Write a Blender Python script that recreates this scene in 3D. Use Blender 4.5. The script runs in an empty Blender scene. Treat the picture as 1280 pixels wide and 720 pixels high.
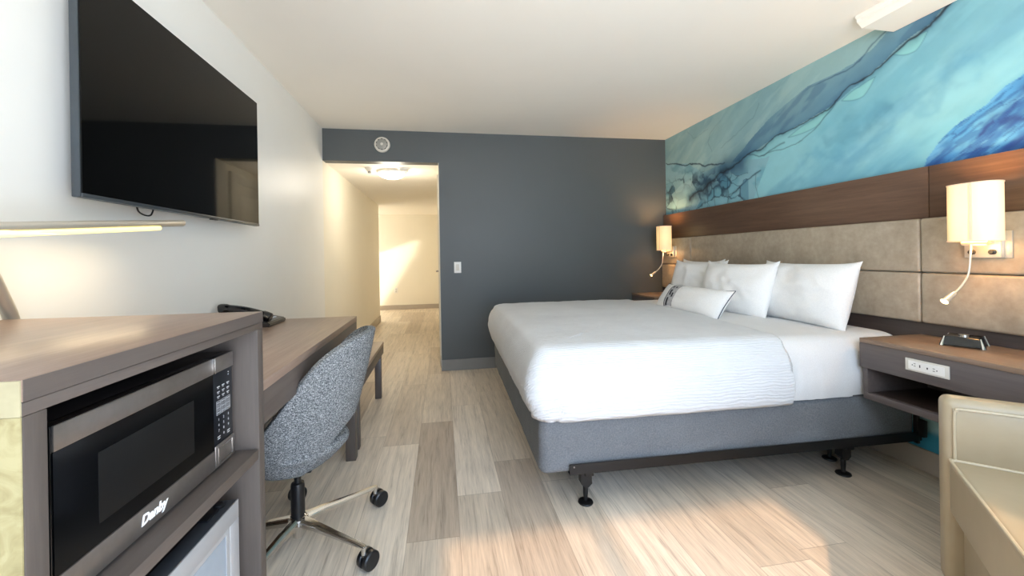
import bpy, bmesh, math, random
import numpy as np
from mathutils import Vector, Matrix, noise
random.seed(7)
PI = math.pi
col = bpy.context.scene.collection

# ------------------------------------------------------------------ materials
def lin(r, g, b):
    f = lambda c: (c/255/12.92) if c/255 <= .04045 else ((c/255+.055)/1.055)**2.4
    return (f(r), f(g), f(b), 1)

class NT:
    def __init__(s, name):
        s.m = bpy.data.materials.new(name); s.m.use_nodes = True
        s.t = s.m.node_tree; s.n = s.t.nodes; s.b = s.n['Principled BSDF']
    def new(s, typ, **kw):
        n = s.n.new(typ)
        for k, v in kw.items(): setattr(n, k, v)
        return n
    def put(s, sock, v):
        if isinstance(v, bpy.types.NodeSocket): s.t.links.new(v, sock)
        else: sock.default_value = v
    def math(s, op, a, b=0., c=0.):
        n = s.new('ShaderNodeMath', operation=op)
        s.put(n.inputs[0], a); s.put(n.inputs[1], b); s.put(n.inputs[2], c)
        return n.outputs[0]
    def coord(s, out='Object', scale=(1, 1, 1)):
        t = s.new('ShaderNodeTexCoord'); m = s.new('ShaderNodeMapping')
        s.t.links.new(t.outputs[out], m.inputs[0]); m.inputs['Scale'].default_value = scale
        return m.outputs[0]
    def noise(s, vec, scale, detail=3, rough=.5, dist=0.):
        n = s.new('ShaderNodeTexNoise'); s.put(n.inputs['Vector'], vec)
        n.inputs['Scale'].default_value = scale; n.inputs['Detail'].default_value = detail
        n.inputs['Roughness'].default_value = rough; n.inputs['Distortion'].default_value = dist
        return n.outputs['Fac']
    def ramp(s, fac, stops):
        n = s.new('ShaderNodeValToRGB'); s.put(n.inputs[0], fac)
        e = n.color_ramp.elements
        while len(e) < len(stops): e.new(.5)
        for el, (p, c) in zip(e, stops): el.position = p; el.color = c
        return n.outputs[0]
    def mix(s, fac, a, b, mode='MIX'):
        n = s.new('ShaderNodeMix', data_type='RGBA', blend_type=mode)
        s.put(n.inputs[0], fac); s.put(n.inputs[6], a); s.put(n.inputs[7], b)
        return n.outputs[2]
    def bump(s, h, strength=.3, dist=.01):
        n = s.new('ShaderNodeBump'); s.put(n.inputs['Height'], h)
        n.inputs['Strength'].default_value = strength; n.inputs['Distance'].default_value = dist
        s.t.links.new(n.outputs[0], s.b.inputs['Normal'])
    def color(s, v): s.put(s.b.inputs['Base Color'], v)
    def set(s, **kw):
        for k, v in kw.items(): s.put(s.b.inputs[k.replace('_', ' ')], v)

def plain(name, c, rough=.5, metal=0., emit=None, es=0., spec=.5, var=.04, scale=12):
    t = NT(name)
    n = t.noise(t.coord(), scale, 3)
    a = tuple(x*(1-var) for x in c[:3])+(1,); b = tuple(min(1, x*(1+var)) for x in c[:3])+(1,)
    t.color(t.ramp(n, [(.3, a), (.7, b)]))
    t.set(Roughness=rough, Metallic=metal)
    t.b.inputs['Specular IOR Level'].default_value = spec
    if emit: t.set(Emission_Color=emit, Emission_Strength=es)
    return t.m

def wood(name, c1, c2, rough=.4, axis='Y', scale=1., bump=.04):
    t = NT(name)
    sc = {'Y': (22, 1.2, 22), 'X': (1.2, 22, 22), 'Z': (22, 22, 1.2)}[axis]
    v = t.coord('Object', sc)
    n1 = t.noise(v, 2.2*scale, 6, .6, .4); n2 = t.noise(v, 9*scale, 3, .7)
    f = t.math('ADD', t.math('MULTIPLY', n1, .7), t.math('MULTIPLY', n2, .3))
    t.color(t.ramp(f, [(.35, c1), (.62, c2)]))
    t.set(Roughness=rough); t.bump(n2, bump, .004)
    return t.m

def fabric(name, c1, c2, scale=260, rough=.9, bump=.25, wide=8, sheen=.0):
    t = NT(name)
    v = t.coord()
    n = t.noise(v, scale, 2, .8); w = t.noise(v, wide, 3)
    f = t.math('ADD', t.math('MULTIPLY', n, .8), t.math('MULTIPLY', w, .2))
    t.color(t.ramp(f, [(.36, c1), (.64, c2)]))
    t.set(Roughness=rough); t.bump(n, bump, .003)
    t.b.inputs['Specular IOR Level'].default_value = .2
    return t.m

M = {}
M['wall_paint'] = plain('wall_paint', lin(236, 235, 230), .42, var=.01, scale=3)
M['hall_paint'] = plain('hall_paint', lin(236, 230, 214), .5, var=.01, scale=3)
M['ceiling_paint'] = plain('ceiling_paint', lin(245, 240, 230), .85, var=.008, scale=3)
M['dark_paint'] = plain('dark_paint', lin(81, 85, 86), .5, var=.03, scale=2)
M['trim_paint'] = plain('trim_paint', lin(178, 168, 156), .5, var=.03)
M['baseboard_grey'] = plain('baseboard_grey', lin(130, 128, 125), .5, var=.03)
M['white_plastic'] = plain('white_plastic', lin(235, 233, 228), .35)
M['offwhite_plastic'] = plain('offwhite_plastic', lin(214, 209, 198), .4)
M['grey_plastic'] = plain('grey_plastic', lin(150, 148, 140), .45)
M['black_plastic'] = plain('black_plastic', lin(22, 22, 24), .35)
M['black_gloss'] = plain('black_gloss', lin(10, 11, 13), .08, spec=.6)
M['black_metal'] = plain('black_metal', lin(26, 25, 25), .45, .3)
M['dark_rubber'] = plain('dark_rubber', lin(20, 20, 21), .6)
M['chrome'] = plain('chrome', lin(215, 213, 210), .12, 1.)
M['brushed'] = plain('brushed_steel', lin(142, 135, 130), .42, .85, var=.06, scale=60)
M['nickel'] = plain('satin_nickel', lin(205, 198, 184), .36, .55)
M['tv_edge'] = plain('tv_edge', lin(78, 84, 90), .35, .6)
M['screen'] = plain('tv_screen', lin(3, 3, 3), .05, spec=.2)
M['microwave_glass'] = plain('microwave_glass', lin(5, 6, 8), .12, spec=.3)
M['panel_black'] = plain('panel_black', lin(14, 18, 24), .3, spec=.3)
M['marking_grey'] = plain('marking_grey', lin(190, 192, 195), .6)
M['logo_white'] = plain('logo_white', lin(245, 245, 245), .5)
M['fridge_silver'] = plain('fridge_silver', lin(178, 178, 180), .45, .25)
M['fridge_panel'] = plain('fridge_panel', lin(176, 190, 206), .22, .0, spec=.8)
M['fridge_edge'] = plain('fridge_edge', lin(58, 62, 68), .4)
M['door_white'] = plain('door_white', lin(228, 222, 206), .45)
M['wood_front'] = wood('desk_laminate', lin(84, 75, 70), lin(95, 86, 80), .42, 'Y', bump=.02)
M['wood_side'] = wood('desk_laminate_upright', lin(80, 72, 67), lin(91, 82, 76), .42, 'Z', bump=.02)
M['wood_lit_top'] = wood('desk_laminate_lit_top', lin(132, 111, 98), lin(154, 132, 117), .33, 'Y', bump=.02)  # tops lighter than the fronts: falling light put into the laminate colour
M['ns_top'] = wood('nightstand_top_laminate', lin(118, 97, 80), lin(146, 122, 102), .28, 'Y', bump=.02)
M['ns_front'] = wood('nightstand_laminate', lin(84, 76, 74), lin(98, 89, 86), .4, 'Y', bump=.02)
M['headboard_wood'] = wood('headboard_wood', lin(84, 63, 50), lin(102, 78, 62), .33, 'Y', bump=.03)
M['rail_wood'] = wood('headboard_rail_wood', lin(62, 52, 48), lin(74, 63, 58), .4, 'Y', bump=.02)
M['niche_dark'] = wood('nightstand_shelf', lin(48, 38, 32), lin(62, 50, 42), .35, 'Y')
M['pale_laminate'] = plain('pale_laminate', lin(172, 163, 132), .5, var=.12, scale=30)
M['cord'] = plain('black_cord', lin(18, 18, 18), .5)

# cream side of the cabinet, mottled
t = NT('mottled_cream'); v = t.coord()
n = t.noise(v, 28, 4, .6, 1.2); n2 = t.noise(v, 9, 3)
t.color(t.ramp(t.math('ADD', t.math('MULTIPLY', n, .6), t.math('MULTIPLY', n2, .4)),
        [(.40, lin(140, 129, 90)), (.5, lin(160, 149, 108)), (.6, lin(174, 164, 124))])); t.set(Roughness=.5)
M['cream_side'] = t.m

# leather of the headboard
t = NT('taupe_leather'); v = t.coord()
n = t.noise(v, 7, 5, .6, .5); n2 = t.noise(v, 34, 4, .6)
t.color(t.ramp(t.math('ADD', t.math('MULTIPLY', n, .6), t.math('MULTIPLY', n2, .4)),
        [(.34, lin(148, 135, 117)), (.5, lin(163, 150, 131)), (.66, lin(177, 164, 145))]))
t.set(Roughness=.42); t.bump(t.noise(v, 60, 4, .6), .12, .004)
M['leather'] = t.m
t = NT('cream_leather'); v = t.coord()
t.color(t.ramp(t.noise(v, 6, 3), [(.3, lin(168, 153, 126)), (.7, lin(180, 165, 138))]))
t.set(Roughness=.38); t.bump(t.noise(v, 90, 3), .05, .003)
M['cream_leather'] = t.m
M['cream_piping'] = plain('cream_piping', lin(198, 184, 156), .4)

# chair tweed
t = NT('blue_grey_tweed'); v = t.coord('Object', (1, 1, 1))
wv = t.coord('Object', (420, 420, 130)); wh = t.coord('Object', (130, 130, 520))
a = t.noise(wv, 1, 2, .8); b = t.noise(wh, 1, 2, .8)
f = t.math('ADD', t.math('MULTIPLY', a, .5), t.math('MULTIPLY', b, .5))
t.color(t.ramp(f, [(.39, lin(56, 59, 62)), (.5, lin(108, 112, 115)), (.60, lin(182, 184, 185))]))
t.set(Roughness=.95); t.bump(f, .4, .003); t.b.inputs['Specular IOR Level'].default_value = .1
M['tweed'] = t.m

M['boxspring'] = fabric('grey_bed_base_fabric', lin(100, 103, 107), lin(122, 125, 129), 160, bump=.5, wide=5)
M['sheet'] = fabric('white_sheet', lin(214, 215, 216), lin(222, 223, 224), 200, .85, .05, 5)
M['pillow'] = fabric('pillow_cotton', lin(228, 228, 227), lin(237, 237, 235), 150, .85, .08, 5)
# coverlet: ridges that wander along the bed
t = NT('ribbed_coverlet'); v = t.coord('Object', (1, 1, 1))
sep = t.new('ShaderNodeSeparateXYZ'); t.t.links.new(v, sep.inputs[0])
wob = t.noise(t.coord('Object', (5, 14, 14)), 1.6, 3, .6)
g = t.math('ADD', t.math('ADD', sep.outputs[1], sep.outputs[2]), t.math('MULTIPLY', wob, .035))
r = t.math('SINE', t.math('MULTIPLY', g, 420.))
nn = t.noise(t.coord('Object', (14, 150, 150)), 1, 2)
t.color(t.ramp(t.noise(v, 4, 2), [(.3, lin(209, 211, 214)), (.7, lin(215, 217, 220))]))
t.set(Roughness=.85); t.b.inputs['Specular IOR Level'].default_value = .2
t.bump(t.math('ADD', t.math('MULTIPLY', r, .45), nn), .5, .0042)
M['coverlet'] = t.m

# lamp shades and lit diffusers (they give off light)
def glow(name, c, e, s):
    t = NT(name); t.color(c); t.set(Roughness=.7, Emission_Color=e)
    v = t.coord('Object'); sep = t.new('ShaderNodeSeparateXYZ'); t.t.links.new(v, sep.inputs[0])
    d = t.math('ABSOLUTE', t.math('SUBTRACT', sep.outputs[2], .13))
    k = t.math('SUBTRACT', 1.12, t.math('MULTIPLY', d, 3.2))
    t.set(Emission_Strength=t.math('MULTIPLY', k, s)); return t.m
M['shade'] = glow('lit_lamp_shade', lin(235, 220, 190), lin(255, 208, 124), .66)
M['shade_seam'] = plain('shade_seam', lin(215, 190, 165), .7, emit=lin(230, 190, 140), es=.45)
M['bulb_glow'] = plain('reading_light_lens', lin(255, 240, 210), .4, emit=lin(255, 225, 160), es=6.)
M['led'] = plain('led_strip', lin(255, 235, 160), .4, emit=lin(255, 232, 130), es=1.8)
M['diffuser'] = plain('ceiling_light_diffuser', lin(255, 255, 255), .4, emit=lin(255, 248, 235), es=9.)

# floor planks
t = NT('oak_vinyl_planks'); v = t.coord('Object')
sep = t.new('ShaderNodeSeparateXYZ'); t.t.links.new(v, sep.inputs[0])
X, Y = sep.outputs[0], sep.outputs[1]
W_, L_ = .2175, 1.22
xs = t.math('DIVIDE', t.math('SUBTRACT', X, .27), W_); ix = t.math('FLOOR', xs); fx = t.math('FRACT', xs)
def wn(a, b=None):
    n = t.new('ShaderNodeTexWhiteNoise', noise_dimensions='2D')
    c = t.new('ShaderNodeCombineXYZ'); t.put(c.inputs[0], a); t.put(c.inputs[1], b if b is not None else 3.7)
    t.t.links.new(c.outputs[0], n.inputs['Vector']); return n.outputs['Value']
off = wn(ix)
ys = t.math('ADD', t.math('DIVIDE', Y, L_), off); iy = t.math('FLOOR', ys); fy = t.math('FRACT', ys)
rnd = wn(ix, iy)
base = t.ramp(rnd, [(0., lin(172, 157, 141)), (.15, lin(186, 172, 156)), (.35, lin(200, 187, 170)), (.7, lin(209, 197, 181)), (1., lin(218, 207, 192))])
cv = t.new('ShaderNodeCombineXYZ')
t.put(cv.inputs[0], t.math('ADD', t.math('MULTIPLY', X, 26.), t.math('MULTIPLY', rnd, 50.)))
t.put(cv.inputs[1], t.math('ADD', t.math('MULTIPLY', Y, 1.5), t.math('MULTIPLY', rnd, 90.)))
g1 = t.noise(cv.outputs[0], 1.3, 5, .6, .9)
cv2 = t.new('ShaderNodeCombineXYZ')
t.put(cv2.inputs[0], t.math('ADD', t.math('MULTIPLY', X, 190.), t.math('MULTIPLY', rnd, 50.)))
t.put(cv2.inputs[1], t.math('ADD', t.math('MULTIPLY', Y, 7.), t.math('MULTIPLY', rnd, 90.)))
g2 = t.noise(cv2.outputs[0], 1, 3, .6, .3)
f = t.math('ADD', t.math('MULTIPLY', g1, .6), t.math('MULTIPLY', g2, .4))
shade = t.ramp(f, [(.34, (.66, .64, .62, 1)), (.44, (.95, .95, .95, 1)), (.64, (1.26, 1.26, 1.26, 1))])
c = t.mix(1., base, shade, 'MULTIPLY')
ex = t.math('LESS_THAN', t.math('MINIMUM', fx, t.math('SUBTRACT', 1., fx)), .0065)
ey = t.math('LESS_THAN', t.math('MINIMUM', fy, t.math('SUBTRACT', 1., fy)), .0013)
e = t.math('MAXIMUM', ex, ey)
c = t.mix(t.math('MULTIPLY', e, .35), c, lin(80, 66, 54))
t.color(c); t.set(Roughness=t.math('ADD', .36, t.math('MULTIPLY', g1, .16)))
t.b.inputs['Specular IOR Level'].default_value = .4
t.bump(t.math('SUBTRACT', f, t.math('MULTIPLY', e, 2.)), .08, .003)
M['floor'] = t.m

# ------------------------------------------------------------------ geometry helpers
INFO = {}
def add_box(bm, x0, x1, y0, y1, z0, z1, bev=0., seg=2):
    r = bmesh.ops.create_cube(bm, size=1.)
    vs = r['verts']
    for v in vs:
        v.co = Vector(((x0+x1)/2+v.co.x*(x1-x0), (y0+y1)/2+v.co.y*(y1-y0), (z0+z1)/2+v.co.z*(z1-z0)))
    if bev > 0:
        es = list({e for v in vs for e in v.link_edges})
        bmesh.ops.bevel(bm, geom=es, offset=bev, segments=seg, profile=.5, affect='EDGES')
    return bm
def box(*a, **k): return add_box(bmesh.new(), *a, **k)
def boxes(*lst, bev=0., seg=2):
    bm = bmesh.new()
    for a in lst: add_box(bm, *a, bev=bev, seg=seg)
    return bm
def frame_for(d):
    d = Vector(d).normalized(); a = Vector((0, 0, 1)) if abs(d.z) < .9 else Vector((1, 0, 0))
    u = d.cross(a).normalized(); return u, d.cross(u).normalized()
def add_tube(bm, pts, rad, n=12, cap=True):
    pts = [Vector(p) for p in pts]; rings = []
    if not hasattr(rad, '__len__'): rad = [rad]*len(pts)
    u = None
    for i, p in enumerate(pts):
        d = (pts[min(i+1, len(pts)-1)]-pts[max(i-1, 0)]).normalized()
        if u is None: u, w = frame_for(d)
        else:
            u = (u-d*u.dot(d)).normalized(); w = d.cross(u)
        w = d.cross(u)
        rings.append([bm.verts.new(p+rad[i]*(math.cos(2*PI*k/n)*u+math.sin(2*PI*k/n)*w)) for k in range(n)])
    for a, b in zip(rings, rings[1:]):
        for k in range(n): bm.faces.new((a[k], a[(k+1) % n], b[(k+1) % n], b[k]))
    if cap: bm.faces.new(rings[0][::-1]); bm.faces.new(rings[-1])
    return bm
def tube(pts, rad, n=12): return add_tube(bmesh.new(), pts, rad, n)
def smooth_path(P, k=8):
    P = [Vector(p) for p in P]; out = []
    for i in range(len(P)-1):
        a, b, c, d = P[max(i-1, 0)], P[i], P[i+1], P[min(i+2, len(P)-1)]
        for j in range(k):
            t = j/k
            out.append(.5*((2*b)+(c-a)*t+(2*a-5*b+4*c-d)*t*t+(3*b-a-3*c+d)*t**3))
    return out+[P[-1]]
def add_lathe(bm, prof, n=32, sx=1., sy=1., c=(0, 0, 0), p=2.):
    """prof: (r, z); superellipse exponent p"""
    rings = []
    def q(a): return math.copysign(abs(a)**(2/p), a)
    for r, z in prof:
        rings.append([bm.verts.new((c[0]+r*sx*q(math.cos(2*PI*k/n)), c[1]+r*sy*q(math.sin(2*PI*k/n)), c[2]+z)) for k in range(n)])
    for a, b in zip(rings, rings[1:]):
        for k in range(n): bm.faces.new((a[k], a[(k+1) % n], b[(k+1) % n], b[k]))
    for r in (rings[0][::-1], rings[-1]):
        try: bm.faces.new(r)
        except ValueError: pass
    return bm
def lathe(*a, **k): return add_lathe(bmesh.new(), *a, **k)
def grid_bm(f, nu, nv, closed_u=False):
    bm = bmesh.new(); G = [[bm.verts.new(f(i/(nu if closed_u else nu-1), j/(nv-1))) for j in range(nv)] for i in range(nu)]
    for i in range(nu if closed_u else nu-1):
        for j in range(nv-1):
            bm.faces.new((G[i][j], G[(i+1) % nu][j], G[(i+1) % nu][j+1], G[i][j+1]))
    return bm
def prism(poly, y0, y1, axis='Y'):
    """poly in (x,z) extruded along y, or (x,y) along z"""
    bm = bmesh.new()
    mk = (lambda a, b, t: (a, t, b)) if axis == 'Y' else ((lambda a, b, t: (a, b, t)) if axis == 'Z' else (lambda a, b, t: (t, a, b)))
    A = [bm.verts.new(mk(a, b, y0)) for a, b in poly]; B = [bm.verts.new(mk(a, b, y1)) for a, b in poly]
    n = len(poly)
    for k in range(n): bm.faces.new((A[k], A[(k+1) % n], B[(k+1) % n], B[k]))
    bm.faces.new(A[::-1]); bm.faces.new(B)
    return bm
def noise_disp(bm, amp, sc, seed=0., aniso=(1, 1, 1), along_normal=True):
    bm.normal_update()
    for v in bm.verts:
        p = Vector((v.co.x*sc*aniso[0]+seed, v.co.y*sc*aniso[1], v.co.z*sc*aniso[2]+seed*.3))
        v.co += v.normal*amp*noise.noise(p)
def xf(bm, mat): bmesh.ops.transform(bm, matrix=mat, verts=bm.verts); return bm

def obj(name, bm, mats, parent=None, smooth=35, world=False):
    """world=True: mesh coordinates are given in the room's frame"""
    if world and parent is not None: xf(bm, INFO[parent.name].inverted())
    bmesh.ops.recalc_face_normals(bm, faces=bm.faces)
    me = bpy.data.meshes.new(name); bm.to_mesh(me); bm.free()
    if not isinstance(mats, (list, tuple)): mats = [mats]
    for m in mats: me.materials.append(m)
    o = bpy.data.objects.new(name, me); col.objects.link(o)
    if smooth:
        me.polygons.foreach_set('use_smooth', [True]*len(me.polygons))
        me.set_sharp_from_angle(angle=math.radians(smooth))
    if parent is not None:
        o.parent = parent; INFO[o.name] = INFO[parent.name] if parent.name in INFO else Matrix()
    return o
def thing(name, label, cat, loc=(0, 0, 0), rot=(0, 0, 0), group=None):
    o = bpy.data.objects.new(name, None); col.objects.link(o); o.empty_display_size = .05
    o.location = loc; o.rotation_euler = rot; o['label'] = label; o['category'] = cat
    if group: o['group'] = group
    from mathutils import Euler
    INFO[o.name] = Matrix.Translation(loc) @ Euler(rot).to_matrix().to_4x4()
    return o
def tag(o, label, cat, group=None):
    o['label'] = label; o['category'] = cat
    if group: o['group'] = group
    return o
def struct(name, bm, m, parent=None, label=None, smooth=0):
    o = obj(name, bm, m, parent, smooth)
    if parent is None: o['kind'] = 'structure'
    if label and parent is None: o['label'] = label
    return o
def rebase(o, loc):
    """put a one-mesh thing's origin at its base"""
    o.data.transform(Matrix.Translation(-Vector(loc))); o.location = loc; return o
def text_bm(s, size, shear=0., extrude=.0006, bold=0.):
    cu = bpy.data.curves.new('txt', 'FONT'); cu.body = s; cu.size = size; cu.shear = shear; cu.extrude = extrude
    cu.align_x = 'CENTER'; cu.align_y = 'CENTER'; cu.offset = bold; cu.resolution_u = 3
    o = bpy.data.objects.new('txt', cu); col.objects.link(o)
    bpy.context.view_layer.update()
    me = bpy.data.meshes.new_from_object(o.evaluated_get(bpy.context.evaluated_depsgraph_get()))
    bm = bmesh.new(); bm.from_mesh(me)
    bpy.data.objects.remove(o); bpy.data.curves.remove(cu); bpy.data.meshes.remove(me)
    return bm

# ------------------------------------------------------------------ room shell
WL, WR, YB, H, HD = -1.1445, 2.4915, 4.258, 2.4458, 2.132
XD, YF, YN = -.027, 9.5, -.62          # doorway edge, far wall, window wall
T = .1
struct('floor', boxes((-3.3, WR+T, YN-T, YF+T, -.08, 0)), M['floor'])
struct('ceiling', boxes((WL-T, WR+T, YN-T, YB+.12, H, H+.1)), M['ceiling_paint'])
struct('ceiling_hall', boxes((-3.3, XD+T, YB+.12, YF+T, HD, HD+.1)), M['ceiling_paint'])
struct('wall_left', boxes((WL-T, WL, YN-T, YB, 0, H+.02)), M['wall_paint'])
struct('wall_hall_left', boxes((WL-T, WL, YB, 7.78, 0, HD+.02)), M['hall_paint'])
struct('wall_hall_right', boxes((XD, XD+T, YB+.12, YF, 0, HD+.02)), M['hall_paint'])
# the dark wall with the doorway
struct('wall_dark', boxes((XD, WR+T, YB, YB+.12, 0, H), (WL, XD, YB, YB+.12, HD, H)), M['dark_paint'])
struct('trim_1', boxes((XD-.004, XD, YB+.002, YB+.12, 0, HD)), M['hall_paint'])
struct('wall_far', boxes((-3.3, XD, YF, YF+T, 0, HD+.02)), M['hall_paint'])
struct('wall_far_front', boxes((-3.3, WL-T, 7.68, 7.78, 0, HD+.02)), M['hall_paint'])
# wall of the far room with an unseen opening shaped to cast the sun patch
SUNP = Vector((-9.2, 7.9, 3.05)); XO = -3.2
holes = []
for (x, z) in [(-1.50, 1.23), (-.466, 1.593), (-.64, 1.17), (-1.33, .10), (-1.62, .02)]:
    p = Vector((x, YF, z)); k = (XO-p.x)/(SUNP.x-p.x); q = p+(SUNP-p)*k; holes.append((q.y, q.z))
bm = bmesh.new()
out = [(7.78, 2.152), (YF, 2.152), (YF, 0), (7.78, 0)]
vo = [bm.verts.new((XO, a, b)) for a, b in out]; vi = [bm.verts.new((XO, a, b)) for a, b in holes]
es = [bm.edges.new((vo[k], vo[(k+1) % 4])) for k in range(4)]+[bm.edges.new((vi[k], vi[(k+1) % 5])) for k in range(5)]
bmesh.ops.triangle_fill(bm, edges=es, use_beauty=True)
r = bmesh.ops.extrude_face_region(bm, geom=list(bm.faces))
for v in r['geom']:
    if isinstance(v, bmesh.types.BMVert): v.co.x -= .02
struct('wall_far_left', bm, M['hall_paint'])
# window wall behind the camera
WX0, WX1, WZ = -.15, 1.47, 2.26
struct('wall_window', boxes((WL-T, WX0, YN-T, YN, 0, H), (WX1, WR+T, YN-T, YN, 0, H), (WX0, WX1, YN-T, YN, WZ, H)), M['wall_paint'])
w = struct('window_1', boxes((WX0, WX1, YN-.07, YN-.03, WZ-.05, WZ), (WX0, WX1, YN-.07, YN-.03, 0, .06),
       (WX0, WX0+.05, YN-.07, YN-.03, .06, WZ-.05), (WX1-.05, WX1, YN-.07, YN-.03, .06, WZ-.05),
       (.52, .56, YN-.07, YN-.03, .06, WZ-.05)), M['white_plastic'])

# right wall carries the ink-wash mural: coloured per vertex on a fine grid
CAM_H = 1.17
def cam_rows(yaw=.1677, pitch=.0012, roll=-.0159):
    cy, sy, cp, sp, cr, sr = math.cos(yaw), math.sin(yaw), math.cos(pitch), math.sin(pitch), math.cos(roll), math.sin(roll)
    f = Vector((sy, cy, 0)); r = Vector((cy, -sy, 0)); u = Vector((0, 0, 1))
    f2 = f*cp-u*sp; u2 = u*cp+f*sp
    return r*cr+u2*sr, u2*cr-r*sr, f2
RR, UU, FF = cam_rows(); FPX = 511.65
def mural_pt(px, py):
    """reading of the mural's drawing off the photo as a place (y, z) on the wall"""
    d = RR*((px-640)/FPX)-UU*((py-320.1)/FPX)+FF; k = WR/d.x
    return (d.y*k, CAM_H+d.z*k)
ys = np.concatenate([np.arange(YN-T, 1.0, .1), np.arange(1.0, YB+.0001, (YB-1.0)/640)])
zs = np.concatenate([np.arange(0, .55, .01), np.arange(.55, 1.5, .05), np.linspace(1.5, H, 220)])
YY, ZZ = np.meshgrid(ys, zs, indexing='ij')
rng = np.random.RandomState(4)
def vnoise(y, z, sy, sz, seed, octv=4, rot=0.):
    c, s = math.cos(rot), math.sin(rot)
    a = (y*c+z*s)*sy; b = (-y*s+z*c)*sz; tot = np.zeros_like(y); amp = 1.; nrm = 0
    r = np.random.RandomState(seed)
    for o in range(octv):
        tb = r.rand(64, 64); i = np.floor(a).astype(int); j = np.floor(b).astype(int)
        fu = a-i; fv = b-j; fu = fu*fu*(3-2*fu); fv = fv*fv*(3-2*fv)
        g = lambda p, q: tb[p % 64, q % 64]
        tot += amp*((g(i, j)*(1-fu)+g(i+1, j)*fu)*(1-fv)+(g(i, j+1)*(1-fu)+g(i+1, j+1)*fu)*fv)
        nrm += amp; amp *= .5; a = a*2+13.1; b = b*2+7.7
    return tot/nrm
def L3(r, g, b): return np.array(lin(r, g, b)[:3])
def seg_dist(pts, jit=.0):
    P = [mural_pt(*p) for p in pts]
    wy = YY+jit*2.2*(vnoise(YY, ZZ, 7, 7, 5)-.5); wz = ZZ+jit*2.2*(vnoise(YY, ZZ, 7, 7, 6)-.5)
    D = np.full(YY.shape, 9.); S = np.zeros(YY.shape); tt = 0.; side = np.zeros(YY.shape)
    for (a, b), (c, d) in zip(P, P[1:]):
        L = math.hypot(c-a, d-b); ux, uz = (c-a)/L, (d-b)/L
        k = np.clip((wy-a)*ux+(wz-b)*uz, 0, L); dy = wy-a-k*ux; dz = wz-b-k*uz
        dd = np.hypot(dy, dz); m = dd < D
        D = np.where(m, dd, D); S = np.where(m, tt+k, S)
        side = np.where(m, np.sign((wy-a)*uz-(wz-b)*ux), side); tt += L
    return D, S/tt, side
def inside(pts):
    P = [mural_pt(*p) for p in pts]; r = np.zeros(YY.shape, bool); n = len(P)
    wy = YY+.03*(vnoise(YY, ZZ, 7, 7, 15)-.5); wz = ZZ+.03*(vnoise(YY, ZZ, 7, 7, 16)-.5)
    for k in range(n):
        (a, b), (c, d) = P[k], P[(k+1) % n]
        if abs(d-b) < 1e-9: continue
        r ^= ((b > wz) != (d > wz)) & (wy < (c-a)*(wz-b)/(d-b)+a)
    return r
def blend(Cc, m, c): return Cc*(1-m[..., None])+c*m[..., None]
def sm(x, a, b): t = np.clip((x-a)/(b-a), 0, 1); return t*t*(3-2*t)
Cc = np.zeros(YY.shape+(3,))+L3(118, 182, 198)
n1 = vnoise(YY, ZZ, 1.3, 3.6, 1, 6, -.5); n2 = vnoise(YY, ZZ, 2.2, 7, 2, 6, -.5); n3 = vnoise(YY, ZZ, 14, 14, 3, 4); n4 = vnoise(YY, ZZ, 3.5, 14, 33, 5, -.55)
gy, gz = mural_pt(1210, 40); far_up = np.clip(((gy+1.6-YY)*.5+(ZZ-1.9)*1.2), 0, 1)
Cc = blend(Cc, sm(n1, .35, .62)*.75, L3(152, 208, 214))
Cc = blend(Cc, sm(n2, .5, .72)*.55, L3(98, 158, 184))
Cc = blend(Cc, sm(ZZ, 1.9, 2.4)*(.3+.5*n1), L3(118, 166, 180))
Cc = blend(Cc, sm(n4, .52, .7)*.35, L3(140, 200, 210))
main = [(862, 247), (878, 237), (898, 220), (921, 203), (952, 183), (975, 169), (1014, 147), (1049, 123), (1069, 107), (1092, 89), (1112, 69), (1139, 47), (1162, 31), (1178, 10), (1192, -14)]
Dm, Sm, side = seg_dist(main, .035)
upper = side > 0 if mural_pt(1000, 100)[1] > 0 else side < 0
# which side is above the main vein: test with the point above it
iy = np.argmin(abs(ys-mural_pt(1000, 110)[0])); iz = np.argmin(abs(zs-mural_pt(1000, 110)[1]))
up = side == side[iy, iz]
above = up & (ZZ > 1.5)
Cc = blend(Cc, above*(.8+.2*n1), L3(150, 184, 184))
Cc = blend(Cc, above*sm(n2, .42, .7)*.55, L3(122, 164, 174))
Cc = blend(Cc, above*sm(n4, .55, .7)*.35, L3(168, 198, 194))
band = [(905, 215), (952, 183), (975, 169), (1014, 147), (1049, 123), (1069, 107), (1092, 89), (1112, 69), (1139, 47), (1162, 31), (1178, 10), (1192, -14), (1150, -14), (1108, 41), (1088, 62), (1069, 79), (1045, 92), (1010, 108), (985, 128), (960, 150), (935, 178)]
B = inside(band)
bd_ = np.exp(-(Dm/.16)**2)
Cc = blend(Cc, B*(.35+.35*bd_+.25*n2), L3(84, 130, 156))
Cc = blend(Cc, B*sm(n4, .5, .66)*.5, L3(62, 104, 136))
Du, Su, _ = seg_dist([(985, 128), (1010, 108), (1045, 92), (1069, 79), (1088, 62), (1108, 41), (1125, 18)], .03)
Cc = blend(Cc, np.exp(-(Du/.005)**2)*.7*sm(Su, .0, .5), L3(34, 66, 96))
Cc = blend(Cc, (~above)*np.exp(-(Dm/.10)**2)*sm(Sm, .95, .2)*.45, L3(150, 210, 208))
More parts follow.
